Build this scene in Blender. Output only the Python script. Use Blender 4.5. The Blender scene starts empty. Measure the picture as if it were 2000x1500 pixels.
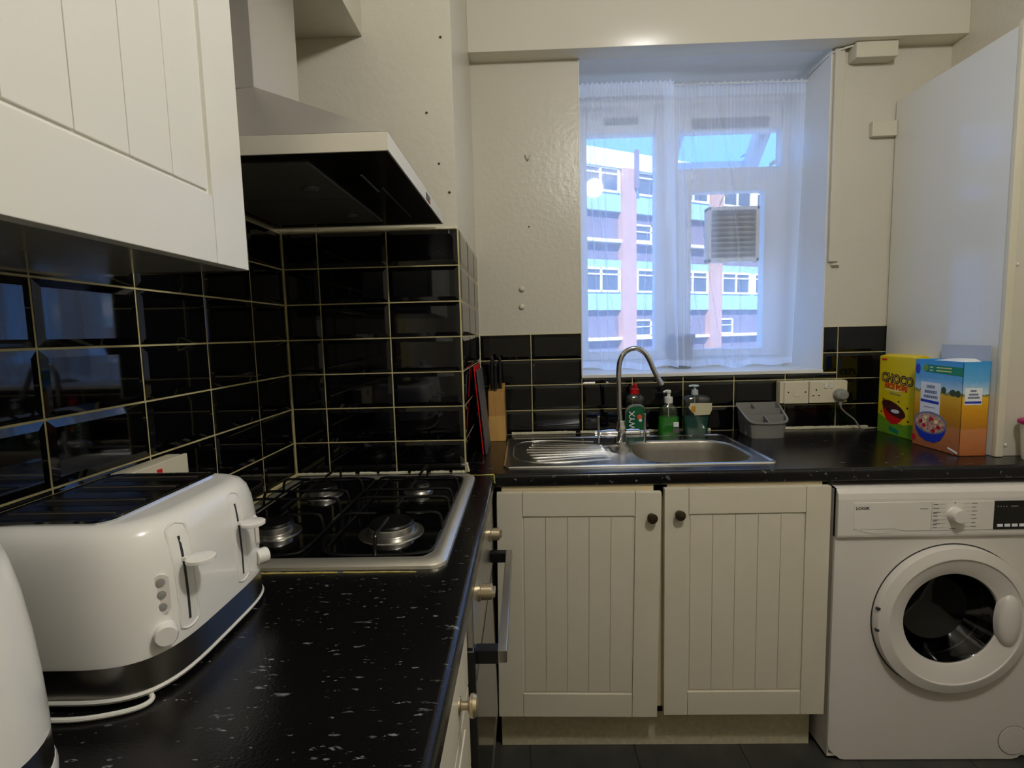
import bpy, bmesh, math, random
from mathutils import Vector, Matrix
random.seed(7)
PI = math.pi
S = bpy.context.scene
COL = S.collection

# ------------------------------------------------------------------ camera
yaw, pitch, roll = -0.0258227, 0.0973094, -0.0252763
fwd = Vector((math.sin(yaw)*math.cos(pitch), math.cos(yaw)*math.cos(pitch), -math.sin(pitch)))
r0 = Vector((math.cos(yaw), -math.sin(yaw), 0)); u0 = r0.cross(fwd)
rr = math.cos(roll)*r0 + math.sin(roll)*u0
uu = -math.sin(roll)*r0 + math.cos(roll)*u0
cam = bpy.data.cameras.new('camera'); co = bpy.data.objects.new('camera', cam); COL.objects.link(co)
m = Matrix.Identity(4)
for i in range(3):
    m[i][0] = rr[i]; m[i][1] = uu[i]; m[i][2] = -fwd[i]
m[2][3] = 1.3145
co.matrix_world = m
cam.sensor_width = 36; cam.lens = 1019.428/2000*36; cam.clip_start = .02; cam.clip_end = 300
S.camera = co

# ------------------------------------------------------------------ world, sun, lamps, exposure
w = bpy.data.worlds.new('world'); S.world = w; w.use_nodes = True
nt = w.node_tree; bg = nt.nodes['Background']
tcw = nt.nodes.new('ShaderNodeTexCoord'); sxyz = nt.nodes.new('ShaderNodeSeparateXYZ'); crw = nt.nodes.new('ShaderNodeValToRGB')
nt.links.new(tcw.outputs['Generated'], sxyz.inputs[0]); nt.links.new(sxyz.outputs[2], crw.inputs[0]); nt.links.new(crw.outputs[0], bg.inputs[0])
crw.color_ramp.elements[0].position = 0; crw.color_ramp.elements[0].color = (.075, .25, .70, 1)
crw.color_ramp.elements[1].position = .8; crw.color_ramp.elements[1].color = (.13, .36, .92, 1)
bg.inputs[1].default_value = 2.9

def lamp(name, kind, loc, power, col, size=.3, rot=(0, 0, 0), sy=None):
    l = bpy.data.lights.new(name, kind); l.energy = power; l.color = col
    if kind == 'AREA':
        l.size = size
        if sy: l.shape = 'RECTANGLE'; l.size_y = sy
    if kind == 'POINT': l.shadow_soft_size = size
    if kind == 'SUN': l.angle = math.radians(.6)
    o = bpy.data.objects.new(name, l); o.location = loc; o.rotation_euler = rot; COL.objects.link(o)
    return o
lamp('sun', 'SUN', (0, 0, 20), 8.5, (1, .94, .85), rot=(math.radians(48), 0, math.radians(-12)))
lamp('ceiling_lamp', 'POINT', (.62, .28, 2.52), 30.5, (1.0, .98, .96), .07)
S.view_settings.view_transform = 'Standard'; S.view_settings.look = 'None'
S.view_settings.gamma = 1; S.view_settings.use_curve_mapping = False
S.view_settings.exposure = 0.37
S.cycles.max_bounces = 10; S.cycles.transparent_max_bounces = 16; S.cycles.diffuse_bounces = 6
S.cycles.caustics_refractive = False; S.cycles.caustics_reflective = False; S.cycles.sample_clamp_indirect = 6

# ------------------------------------------------------------------ materials
def lin(c):
    return tuple(((x/255)/12.92 if x <= 10 else (((x/255)+.055)/1.055)**2.4) for x in c) + (1,)
def mat(name, c, rough=.5, metal=0., spec=.5, var=.0, vscale=6., bump=0., bscale=40., coat=0., alpha=1., trans=0., ior=1.45, c2=None, stretch=None):
    M = bpy.data.materials.new(name); M.use_nodes = True
    n = M.node_tree; b = n.nodes['Principled BSDF']; L = n.links.new
    b.inputs['Roughness'].default_value = rough; b.inputs['Metallic'].default_value = metal
    b.inputs['Specular IOR Level'].default_value = spec; b.inputs['Coat Weight'].default_value = coat
    b.inputs['Coat Roughness'].default_value = .05
    b.inputs['Alpha'].default_value = alpha; b.inputs['Transmission Weight'].default_value = trans; b.inputs['IOR'].default_value = ior
    col = lin(c); b.inputs['Base Color'].default_value = col
    tc = n.nodes.new('ShaderNodeTexCoord'); src = tc.outputs['Object']
    if stretch:
        mp = n.nodes.new('ShaderNodeMapping'); mp.inputs['Scale'].default_value = stretch; L(src, mp.inputs[0]); src = mp.outputs[0]
    if var or c2:
        t = n.nodes.new('ShaderNodeTexNoise'); t.inputs['Scale'].default_value = vscale; t.inputs['Detail'].default_value = 5
        L(src, t.inputs[0])
        rmp = n.nodes.new('ShaderNodeValToRGB'); L(t.outputs[0], rmp.inputs[0]); L(rmp.outputs[0], b.inputs['Base Color'])
        rmp.color_ramp.elements[0].position = .3; rmp.color_ramp.elements[1].position = .7
        k = 1-var
        rmp.color_ramp.elements[0].color = lin(c2) if c2 else (col[0]*k, col[1]*k, col[2]*k*.97, 1)
        rmp.color_ramp.elements[1].color = col
    if bump:
        t = n.nodes.new('ShaderNodeTexNoise'); t.inputs['Scale'].default_value = bscale; t.inputs['Detail'].default_value = 3
        L(src, t.inputs[0]); bm = n.nodes.new('ShaderNodeBump'); bm.inputs['Strength'].default_value = bump; bm.inputs['Distance'].default_value = .002
        L(t.outputs[0], bm.inputs['Height']); L(bm.outputs[0], b.inputs['Normal'])
    return M
M = {}
M['cream'] = mat('cream_paint', (208, 203, 188), .3, var=.05, vscale=3, bump=.6, bscale=55)
M['reveal'] = mat('white_reveal_paint', (226, 226, 222), .35, bump=.3, bscale=50)
M['beam'] = mat('gloss_cream_paint', (226, 221, 207), .25, var=.03, vscale=2, bump=.15, bscale=14)
M['ceil'] = mat('ceiling_paint', (222, 216, 198), .8)
M['tile'] = mat('black_glazed_tile', (5, 5, 7), .035, spec=.6, bump=.03, bscale=9)
M['grout'] = mat('cream_grout', (206, 194, 142), .85, var=.25, vscale=30)
M['caulk'] = mat('white_sealant', (218, 212, 186), .5, var=.12, vscale=25, bump=.6, bscale=60)
M['ycaulk'] = mat('yellowed_sealant', (196, 180, 96), .6, var=.35, vscale=60)
M['white_gloss'] = mat('white_laminate', (226, 226, 222), .1, var=.02, vscale=2)
M['edge_cream'] = mat('cream_trim_paint', (214, 208, 188), .4, var=.05)
M['door_w'] = mat('white_satin_door', (224, 222, 213), .32, bump=.08, bscale=120)
M['door_c'] = mat('cream_satin_door', (216, 209, 192), .42, var=.06, vscale=5, bump=.08, bscale=120)
M['carc'] = mat('carcass_board', (206, 192, 156), .5, var=.06)
M['under'] = mat('shaded_underside', (150, 148, 140), .12)  # white laminate, with the shade beneath the cabinet put into its grey
M['plinth'] = mat('cream_plinth', (212, 202, 172), .5, var=.22, vscale=60, bump=.2, bscale=90)
M['bronze'] = mat('aged_bronze', (92, 78, 62), .35, .8, var=.3, vscale=80)
M['brass'] = mat('brushed_nickel', (205, 190, 160), .28, .9)
M['steel'] = mat('brushed_steel', (190, 188, 182), .3, 1., bump=.05, bscale=60, stretch=(1, 12, 1))
M['steel_d'] = mat('dull_steel', (150, 147, 140), .38, 1.)
M['rim_steel'] = mat('brushed_rim_steel', (222, 216, 202), .4, .85, bump=.05, bscale=60, stretch=(1, 12, 1))
M['sink'] = mat('sink_steel', (200, 198, 192), .24, 1., bump=.04, bscale=50)
M['bowl'] = mat('satin_sink_bowl', (176, 170, 158), .42, 1., var=.1, vscale=40)
M['chrome'] = mat('chrome', (215, 215, 218), .08, 1.)
M['hoodsteel'] = mat('hood_steel', (214, 210, 204), .42, .85, bump=.05, bscale=90, stretch=(1, 1, 10))
M['lipsteel'] = mat('pale_hood_lip', (214, 208, 192), .45, .25)
M['black_glass'] = mat('black_glass', (6, 6, 7), .08, spec=.6)
M['black_pl'] = mat('black_plastic', (16, 16, 18), .35)
M['black_iron'] = mat('black_enamelled_iron', (12, 12, 13), .28)
M['hood_glass'] = mat('hood_black_panel', (10, 10, 11), .22, spec=.35)
M['filter'] = mat('grease_filter', (104, 102, 90), .7, .1, var=.3, vscale=300, bump=.6, bscale=500)
M['white_pl'] = mat('white_plastic', (222, 220, 212), .25, coat=.3)
M['wm'] = mat('white_enamel', (220, 214, 209), .3, var=.02)
M['wm_panel'] = mat('white_enamel_panel', (222, 216, 209), .3)
M['socket'] = mat('ivory_plastic', (216, 208, 182), .35)
M['grey_pl'] = mat('grey_plastic', (126, 125, 121), .45)
M['plug'] = mat('grey_plug', (140, 140, 132), .5)
M['wood'] = mat('beech_wood', (214, 170, 98), .45, var=.25, vscale=6, stretch=(14, 14, 1.2))
M['red'] = mat('red_plastic', (208, 22, 24), .35)
M['grey_b'] = mat('slate_grey_board', (86, 86, 90), .45)
M['pvc'] = mat('white_upvc', (226, 228, 230), .3)
M['vent'] = mat('grey_vent', (150, 148, 142), .5)
M['rubber'] = mat('dark_rubber', (48, 48, 50), .5)
M['drum'] = mat('drum_steel', (70, 72, 72), .35, .9)

M['grey_txt'] = mat('grey_print', (96, 92, 90), .6)
M['dark_txt'] = mat('dark_print', (30, 26, 28), .6)
M['white_ink'] = mat('white_print', (232, 234, 236), .5)
M['soil'] = mat('dark_gap', (30, 24, 20), .9)
M['cardboard'] = mat('grey_card', (178, 186, 200), .6)

def glassy(name, c, fac, rough=.03):
    g = bpy.data.materials.new(name); g.use_nodes = True; n = g.node_tree; n.nodes.clear()
    o = n.nodes.new('ShaderNodeOutputMaterial'); mx = n.nodes.new('ShaderNodeMixShader'); t = n.nodes.new('ShaderNodeBsdfTransparent'); gl = n.nodes.new('ShaderNodeBsdfGlossy')
    t.inputs[0].default_value = lin(c); gl.inputs['Roughness'].default_value = rough; mx.inputs[0].default_value = fac
    n.links.new(t.outputs[0], mx.inputs[1]); n.links.new(gl.outputs[0], mx.inputs[2]); n.links.new(mx.outputs[0], o.inputs[0]); return g
M['pane'] = glassy('window_glass', (250, 252, 252), .05)
M['dglass'] = glassy('door_glass', (120, 128, 126), .07, .06)
M['bottle'] = glassy('clear_plastic', (214, 222, 218), .10, .12)
def liquid(name, c, f=.55):
    g = bpy.data.materials.new(name); g.use_nodes = True; n = g.node_tree; n.nodes.clear()
    o = n.nodes.new('ShaderNodeOutputMaterial'); mx = n.nodes.new('ShaderNodeMixShader'); t = n.nodes.new('ShaderNodeBsdfTransparent'); d = n.nodes.new('ShaderNodeBsdfPrincipled')
    t.inputs[0].default_value = lin(c); d.inputs['Base Color'].default_value = lin(c); d.inputs['Roughness'].default_value = .1; mx.inputs[0].default_value = f
    n.links.new(t.outputs[0], mx.inputs[1]); n.links.new(d.outputs[0], mx.inputs[2]); n.links.new(mx.outputs[0], o.inputs[0]); return g
M['green_liq'] = liquid('green_soap', (48, 190, 40), .7)
M['teal_liq'] = liquid('teal_soap', (70, 128, 116), .7)
M['clear_liq'] = liquid('green_detergent', (60, 130, 90), .5)

# sheer curtain
g = bpy.data.materials.new('sheer_net'); g.use_nodes = True; n = g.node_tree; n.nodes.clear(); L = n.links.new
o = n.nodes.new('ShaderNodeOutputMaterial'); mx = n.nodes.new('ShaderNodeMixShader'); t = n.nodes.new('ShaderNodeBsdfTransparent')
a = n.nodes.new('ShaderNodeAddShader'); tr = n.nodes.new('ShaderNodeBsdfTranslucent'); d = n.nodes.new('ShaderNodeBsdfDiffuse')
tr.inputs[0].default_value = (.74, .79, .88, 1); d.inputs[0].default_value = (.30, .31, .33, 1)
lw = n.nodes.new('ShaderNodeLayerWeight'); lw.inputs[0].default_value = .35
mr = n.nodes.new('ShaderNodeMapRange'); mr.inputs['To Min'].default_value = .41; mr.inputs['To Max'].default_value = .95
L(lw.outputs['Facing'], mr.inputs['Value']); L(mr.outputs[0], mx.inputs[0])
L(tr.outputs[0], a.inputs[0]); L(d.outputs[0], a.inputs[1]); L(t.outputs[0], mx.inputs[1]); L(a.outputs[0], mx.inputs[2]); L(mx.outputs[0], o.inputs[0])
M['net'] = g

# worktop: black laminate with pale flecks
def worktop(name):
    g = mat(name, (9, 9, 10), .22, spec=.45, bump=.12, bscale=260); n = g.node_tree; L = n.links.new; b = n.nodes['Principled BSDF']
    tc = n.nodes.new('ShaderNodeTexCoord')
    def layer(scale, st, ang, lo, hi):
        mp = n.nodes.new('ShaderNodeMapping'); mp.inputs['Rotation'].default_value = (0, 0, ang); mp.inputs['Scale'].default_value = st
        L(tc.outputs['Object'], mp.inputs[0])
        v = n.nodes.new('ShaderNodeTexNoise'); v.inputs['Scale'].default_value = scale; v.inputs['Detail'].default_value = 3.5; v.inputs['Roughness'].default_value = .62; L(mp.outputs[0], v.inputs[0])
        r = n.nodes.new('ShaderNodeMapRange'); L(v.outputs[0], r.inputs['Value']); r.inputs['From Min'].default_value = lo; r.inputs['From Max'].default_value = hi
        return r
    a1 = layer(22, (1, 3.4, 1), 1.0, .65, .72); a2 = layer(60, (1, 2.4, 1), -.5, .655, .70)
    ad = n.nodes.new('ShaderNodeMath'); ad.operation = 'ADD'; L(a1.outputs[0], ad.inputs[0]); L(a2.outputs[0], ad.inputs[1])
    mix = n.nodes.new('ShaderNodeMix'); mix.data_type = 'RGBA'; L(ad.outputs[0], mix.inputs[0])
    mix.inputs[6].default_value = lin((13, 12, 13)); mix.inputs[7].default_value = lin((112, 112, 114)); L(mix.outputs[2], b.inputs['Base Color'])
    return g
M['worktop'] = worktop('black_flecked_laminate')
M['floor'] = mat('dark_floor_tile', (66, 66, 62), .4, c2=(46, 47, 44), vscale=14, bump=.2, bscale=30)
M['fjoint'] = mat('floor_joint', (22, 22, 21), .8)
M['street'] = mat('street_paving', (150, 150, 148), .9, var=.15, vscale=.3)

# ------------------------------------------------------------------ mesh helpers
class MB:
    def __init__(s, X=None): s.bm = bmesh.new(); s.X = X
    def _add(s, b, X=None):
        me = bpy.data.meshes.new('tmp'); 
        bmesh.ops.recalc_face_normals(b, faces=b.faces)
        b.to_mesh(me); b.free()
        if X is not None: me.transform(X)
        if s.X is not None: me.transform(s.X)
        s.bm.from_mesh(me); bpy.data.meshes.remove(me); return s
    def box(s, x0, x1, y0, y1, z0, z1, bev=0., seg=2, X=None):
        b = bmesh.new(); bmesh.ops.create_cube(b, size=1)
        for v in b.verts:
            v.co = Vector(((x0+x1)/2+v.co.x*(x1-x0), (y0+y1)/2+v.co.y*(y1-y0), (z0+z1)/2+v.co.z*(z1-z0)))
        if bev: bmesh.ops.bevel(b, geom=b.edges[:], offset=bev, segments=seg, profile=.5, affect='EDGES')
        return s._add(b, X)
    def loft(s, rings, cap0=True, cap1=True, closed=True, X=None):
        b = bmesh.new(); R = [[b.verts.new(p) for p in r] for r in rings]; N = len(R[0])
        for A, B in zip(R, R[1:]):
            for i in range(N if closed else N-1):
                j = (i+1) % N
                try: b.faces.new((A[i], A[j], B[j], B[i]))
                except ValueError: pass
        if cap0: b.faces.new(R[0][::-1])
        if cap1: b.faces.new(R[-1])
        return s._add(b, X)
    def lathe(s, prof, c=(0, 0, 0), ax='Z', seg=24, cap=True, sx=1, sy=1):
        rings = []
        for r, h in prof:
            ring = []
            for i in range(seg):
                a = 2*PI*i/seg; p = (max(r, 1e-5)*math.cos(a)*sx, max(r, 1e-5)*math.sin(a)*sy, h)
                if ax == 'X': p = (p[2], p[0], p[1])
                elif ax == 'Y': p = (p[0], p[2], p[1])
                ring.append(Vector(p)+Vector(c))
            rings.append(ring)
        return s.loft(rings, cap, cap)
    def tube(s, pts, r, seg=10, smooth=True, cap=True, closed=False):
        P = [Vector(p) for p in pts]
        if smooth and len(P) > 2:
            Q = []; n = len(P)
            for i in range(n if closed else n-1):
                p0 = P[(i-1) % n] if closed else P[max(i-1, 0)]; p1 = P[i]; p2 = P[(i+1) % n]; p3 = P[(i+2) % n] if closed else P[min(i+2, n-1)]
                for k in range(6):
                    t = k/6; Q.append(.5*((2*p1)+(-p0+p2)*t+(2*p0-5*p1+4*p2-p3)*t*t+(-p0+3*p1-3*p2+p3)*t**3))
            if not closed: Q.append(P[-1])
            P = Q
        n = len(P); rings = []; up = None
        for i in range(n):
            a = P[i-1] if (i > 0 or closed) else P[i]; b = P[(i+1) % n] if (i < n-1 or closed) else P[i]
            t = (b-a).normalized()
            if up is None: up = Vector((0, 0, 1)) if abs(t.z) < .9 else Vector((1, 0, 0))
            u = (up - t*up.dot(t)).normalized(); v = t.cross(u); up = u
            rad = r[min(i, len(r)-1)] if isinstance(r, (list, tuple)) else r
            rings.append([P[i]+u*rad*math.cos(2*PI*k/seg)+v*rad*math.sin(2*PI*k/seg) for k in range(seg)])
        if closed: rings.append(rings[0]); return s.loft(rings, False, False)
        return s.loft(rings, cap, cap)
    def prism(s, poly, y0, y1, plane='XZ', bev=0):
        def P(a, b, h): return {'XZ': (a, h, b), 'XY': (a, b, h), 'YZ': (h, a, b)}[plane]
        b = bmesh.new(); A = [b.verts.new(P(p[0], p[1], y0)) for p in poly]; B = [b.verts.new(P(p[0], p[1], y1)) for p in poly]; N = len(poly)
        b.faces.new(A); b.faces.new(B)
        for i in range(N): b.faces.new((A[i], A[(i+1) % N], B[(i+1) % N], B[i]))
        bmesh.ops.recalc_face_normals(b, faces=b.faces)
        if bev: bmesh.ops.bevel(b, geom=b.edges[:], offset=bev, segments=2, profile=.5, affect='EDGES')
        return s._add(b)
    def quad(s, *p):
        b = bmesh.new(); b.faces.new([b.verts.new(q) for q in p]); return s._add(b)
    def mesh(s, name, o=(0, 0, 0), ang=35):
        me = bpy.data.meshes.new(name); s.bm.transform(Matrix.Translation(-Vector(o))); s.bm.to_mesh(me); s.bm.free()
        me.shade_smooth(); me.set_sharp_from_angle(angle=math.radians(ang)); return me
def wloc(o):
    v = Vector((0, 0, 0))
    while o: v += o.location; o = o.parent
    return v
def wn_(o):
    w_ = o.modifiers.new('weighted_normals', 'WEIGHTED_NORMAL'); w_.keep_sharp = True
def part(name, mb, m, parent, label=None, ang=35):
    me = mb.mesh(name, wloc(parent), ang); me.materials.append(M[m] if isinstance(m, str) else m)
    o = bpy.data.objects.new(name, me); o.parent = parent; COL.objects.link(o)
    if label: o['label'] = label
    wn_(o); return o
def thing(name, loc, label, cat, group=None):
    o = bpy.data.objects.new(name, None); o.location = loc; o.empty_display_size = .05; COL.objects.link(o)
    o['label'] = label; o['category'] = cat
    if group: o['group'] = group
    return o
def solo(name, mb, m, loc, label, cat, group=None, ang=35):
    me = mb.mesh(name, loc, ang); me.materials.append(M[m] if isinstance(m, str) else m)
    o = bpy.data.objects.new(name, me); o.location = loc; COL.objects.link(o); o['label'] = label; o['category'] = cat
    if group: o['group'] = group
    wn_(o); return o
def struct(name, mb, m, parent=None, label=None):
    me = mb.mesh(name); me.materials.append(M[m]); o = bpy.data.objects.new(name, me); COL.objects.link(o)
    if parent: o.parent = parent
    o['kind'] = 'structure'
    if label: o['label'] = label; o['category'] = name.split('_')[0]
    return o
def rrect(x0, x1, y0, y1, r, z, seg=6):
    P = []
    for cx, cy, a0 in ((x1-r, y1-r, 0), (x0+r, y1-r, PI/2), (x0+r, y0+r, PI), (x1-r, y0+r, 1.5*PI)):
        for k in range(seg+1):
            a = a0+PI/2*k/seg; P.append((cx+r*math.cos(a), cy+r*math.sin(a), z))
    return P
def text(body, size, m, parent, X, name='lettering', ext=.0003, sx=1., align='CENTER', bold=0.):
    cu = bpy.data.curves.new(name, 'FONT'); cu.body = body; cu.size = size; cu.extrude = ext; cu.align_x = align; cu.align_y = 'CENTER'; cu.offset = bold; cu.resolution_u = 3
    t = bpy.data.objects.new('t', cu); COL.objects.link(t); dg = bpy.context.evaluated_depsgraph_get(); dg.update()
    me = bpy.data.meshes.new_from_object(t.evaluated_get(dg)); bpy.data.objects.remove(t)
    me.transform(Matrix.Diagonal((sx, 1, 1, 1))); me.transform(X); me.transform(Matrix.Translation(-wloc(parent))); me.materials.clear(); me.materials.append(M[m])
    o = bpy.data.objects.new(name, me); o.parent = parent; COL.objects.link(o); return o
def basis(o, u, v, w_):
    X = Matrix.Identity(4)
    for i in range(3): X[i][0] = u[i]; X[i][1] = v[i]; X[i][2] = w_[i]; X[i][3] = o[i]
    return X

# ------------------------------------------------------------------ shell
XL, YC, XC, YW, XR = -.7039, 1.5374, -.1854, 2.1126, 1.63
P_, H_ = .203, .103
WX0, WX1, WZ0, WZ1, WY = .228, 1.187, 1.137, 2.36, 2.42
floor = struct('floor', MB().box(-1., 1.9, -1.7, 2.6, -.06, -.004), 'fjoint', label='dark grey tiled kitchen floor')
FT = MB().box(-.1645, .1645, -.1645, .1645, -.004, 0, .0012, 1).mesh('floor_tile'); FT.materials.append(M['floor'])
for i in range(7):
    for j in range(6):
        o = bpy.data.objects.new('floor_tile', FT); o.location = (-.175+.33*i-.33*.0, 1.56-.33*j, 0)
        if o.location.x+.165 > XR+.12: continue
        o.parent = floor; COL.objects.link(o)
wl = struct('wall_left', MB().box(XL-.12, XL, -1.7, YC+.01, 0, 2.62), 'cream', label='cream painted left wall with black brick tiles')
wc = struct('wall_chimney', MB().box(XL-.12, XC, YC, YW+.3, 0, 2.62), 'cream', label='projecting cream wall section behind the hob, tiled black below')
bk = MB(); Y2 = 2.50
bk.box(XC-.05, WX0, YW, Y2, 0, 2.62); bk.box(WX1, XR+.12, YW, Y2, 0, 2.62); bk.box(WX0, WX1, YW, Y2, 0, WZ0-.0); bk.box(WX0, WX1, YW, Y2, WZ1, 2.62)
wb = struct('wall_back', bk, 'cream', label='cream painted window wall')
rv = MB(); e = .004
rv.box(WX0, WX0+e, YW-.002, WY, WZ0, WZ1); rv.box(WX1-e, WX1, YW-.002, WY, WZ0, WZ1); rv.box(WX0, WX1, YW-.002, WY, WZ1-e, WZ1); rv.box(WX0, WX1, YW-.01, WY, WZ0-.012, WZ0+.002, .002)
part('window_reveal', rv, 'reveal', wb)
struct('wall_right', MB().box(XR, XR+.12, -1.7, YW+.02, 0, 2.62), 'cream', label='cream painted right wall above the boxed cupboard')
struct('wall_front', MB().box(-.83, XR+.12, -1.72, -1.6, 0, 2.62), 'cream', label='cream painted wall behind the camera')
struct('ceiling', MB().box(-.83, XR+.12, -1.7, 2.5, 2.62, 2.72), 'ceil', label='plain pale ceiling')
be = MB(); be.box(XC-.0, XR, 2.035, YW+.01, 2.35, 2.62, .002)
struct('trim_1', be, 'beam', label='boxed cream beam running above the window')
struct('trim_2', MB().box(XL, -.434, .2, YC, 2.15, 2.62, .002), 'cream', label='boxed soffit along top of left wall above hood duct')

# --- tiles
cache = {}
def tile_mesh(wd, ht):
    k = (round(wd, 3), round(ht, 3))
    if k not in cache:
        b = bmesh.new(); bv = min(.012, wd/3, ht/3); hw, hh = wd/2, ht/2
        r = [[(-hw, -hh, 0), (hw, -hh, 0), (hw, hh, 0), (-hw, hh, 0)], [(-hw, -hh, .0032), (hw, -hh, .0032), (hw, hh, .0032), (-hw, hh, .0032)],
             [(-hw+bv, -hh+bv, .0055), (hw-bv, -hh+bv, .0055), (hw-bv, hh-bv, .0055), (-hw+bv, hh-bv, .0055)]]
        me = MB().loft(r, False, True).mesh('wall_tile', ang=3); me.materials.append(M['tile']); cache[k] = me
    return cache[k]
G = .0036
def tiles(parent, orig, U, N, us, zs, skip=None):
    # us, zs: joint positions
    U = Vector(U); N = Vector(N); Z = Vector((0, 0, 1)); k = 0
    for a, b in zip(us, us[1:]):
        for c, d in zip(zs, zs[1:]):
            if b-a < .012 or d-c < .012: continue
            if skip and skip((a+b)/2, (c+d)/2): continue
            o = bpy.data.objects.new('wall_tile', tile_mesh(b-a-G, d-c-G))
            p = Vector(orig)+U*(a+b)/2+Z*(c+d)/2
            jit = Matrix.Rotation(random.uniform(-.004, .004), 4, 'X') @ Matrix.Rotation(random.uniform(-.004, .004), 4, 'Y')
            o.matrix_basis = basis(p, U, Z, N) @ jit; o.parent = parent; COL.objects.link(o); k += 1
    g = MB(); u_, v_ = us[0], us[-1]
    A = Vector(orig)+U*u_; B = Vector(orig)+U*v_+N*.0025
    lo = [min(A[i], B[i]) for i in range(3)]; hi = [max(A[i], B[i]) for i in range(3)]
    return (lo, hi, zs[0], zs[-1])
def grout(parent, info):
    lo, hi, z0, z1 = info; part('grout', MB().box(lo[0], hi[0], lo[1], hi[1], z0, z1), 'grout', parent)
Z0 = .9
zl = [Z0]+[Z0+.0998+k*H_ for k in range(7)]
us = [YC-.1929-k*P_ for k in range(8)][::-1]+[YC-.004]
# left wall, running along +Y ; normal +X : basis must be right-handed (U x Z = N)  U=(0,-1,0)? -> use -Y
usn = [-u for u in us][::-1]
grout(wl, tiles(wl, (XL, 0, 0), (0, -1, 0), (1, 0, 0), usn, zl)) if False else None
inf = tiles(wl, (XL, 0, 0), (0, -1, 0), (1, 0, 0), usn, zl, skip=lambda u, z: -u < .2)
part('grout', MB().box(XL, XL+.0025, us[0], YC, Z0, zl[-1]), 'grout', wl)
uc = [XL+.006, XL+.1074, XL+.1074+P_, XC]
tiles(wc, (0, YC, 0), (1, 0, 0), (0, -1, 0), uc, zl); part('grout', MB().box(XL, XC, YC-.0025, YC, Z0, zl[-1]), 'grout', wc)
ys = [YC, YC+P_, YC+2*P_, YW-.006]
tiles(wc, (XC, 0, 0), (0, 1, 0), (1, 0, 0), ys, zl); part('grout', MB().box(XC, XC+.0025, YC-.0025, YW, Z0, zl[-1]), 'grout', wc)
zw = [Z0]+[Z0+.0985+k*H_ for k in range(4)]
xw = XC+.2115
ua = [XC+.005, xw, xw+P_]
tiles(wb, (0, YW, 0), (1, 0, 0), (0, -1, 0), ua, zw)
ub = [xw+P_*k for k in range(1, 5)]+[WX1]
tiles(wb, (0, YW, 0), (1, 0, 0), (0, -1, 0), [xw+P_*k for k in range(1, 7)], zw[:3]+[WZ0-.012], skip=None)
tiles(wb, (0, YW, 0), (1, 0, 0), (0, -1, 0), [xw+6*P_, 1.438], zw)
tiles(wb, (0, YW, 0), (1, 0, 0), (0, -1, 0), [WX1, xw+6*P_], [WZ0-.01, zw[-2], zw[-1]])
gb = MB(); gb.box(XC, xw+P_, YW-.0025, YW, Z0, zw[-1]); gb.box(xw+P_, WX1, YW-.0025, YW, Z0, WZ0-.012); gb.box(WX1, 1.45, YW-.0025, YW, Z0, zw[-1])
part('grout', gb, 'grout', wb)
# sealant beads along the worktop and the top of the tiling
cb = MB()
def bead(mb, a, b, r):
    n = max(2, int((Vector(b)-Vector(a)).length/.03)); 
    mb.tube([Vector(a).lerp(Vector(b), i/n)+Vector((0, 0, random.uniform(-.0007, .0007))) for i in range(n+1)], [r*random.uniform(.8, 1.15) for _ in range(n*6+1)], 6)
for a, b in ((-.06, .2), (.22, .745), (.99, 1.37)): bead(cb, (a, YW-.008, .9045), (b, YW-.008, .9045), .0065)
part('sealant', cb, 'caulk', wb)
cb = MB(); 
for a, b in ((-.70, -.52), (-.505, -.455), (-.445, -.36), (-.35, -.30), (-.29, -.235), (-.225, -.187)): bead(cb, (a, YC-.007, .9035), (b, YC-.007, .9035), .0048)
bead(cb, (-.70, YC-.003, zl[-1]+.005), (-.187, YC-.003, zl[-1]+.002), .0045)
part('sealant', cb, 'caulk', wc)
cb = MB(); bead(cb, (XL+.008, .5, .9035), (XL+.008, YC-.01, .9035), .006); part('sealant', cb, 'grout', wl)
cb = MB(); bead(cb, (XC+.003, YC, .93), (XC+.008, YC, .902), .004); part('sealant', cb, 'caulk', wc); cb = MB(); bead(cb, (XC+.004, YW-.006, zw[-3]), (XC+.004, YW-.006, zl[-1]), .0035); part('sealant', cb, 'caulk', wb)

# --- window 1
f = MB(); FY0, FY1 = WY, WY+.06
GL = (.294, .597, 1.221, 2.177); GT = (.728, 1.125, 2.03, 2.163); GB = (.757, 1.08, 1.221, 1.917)
f.box(WX0, .262, FY0, FY1, 1.19, 2.27, .001); f.box(1.155, WX1, FY0, FY1, 1.19, 2.27, .001)
f.box(WX0, WX1, FY0, FY1, WZ0, 1.19, .003); f.box(WX0, WX1, FY0, FY1, 2.27, WZ1, .003)
f.box(.64, .70, FY0, FY1, 1.19, 2.27, .001); f.box(.70, 1.155, FY0, FY1, 1.955, 2.02, .001)
win = struct('window_1', f, 'pvc', label='white plastic casement window with small open top vent')
def sash(name, x0, x1, z0, z1, g, X=None):
    s = MB(X); y0, y1 = FY0-.012, FY1-.012
    s.box(x0, g[0], y0, y1, z0, z1, .004); s.box(g[1], x1, y0, y1, z0, z1, .004); s.box(g[0], g[1], y0, y1, z0, g[2], .004); s.box(g[0], g[1], y0, y1, g[3], z1, .004)
    o = part(name, s, 'pvc', win); part('pane', MB(X).box(g[0]-.005, g[1]+.005, y0+.02, y0+.026, g[2]-.005, g[3]+.005), 'pane', o); return o
sash('casement', .255, .645, 1.18, 2.275, GL)
sash('casement', .70, 1.155, 1.185, 1.96, (GB[0], GB[1], GB[2], GB[3]))
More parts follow.
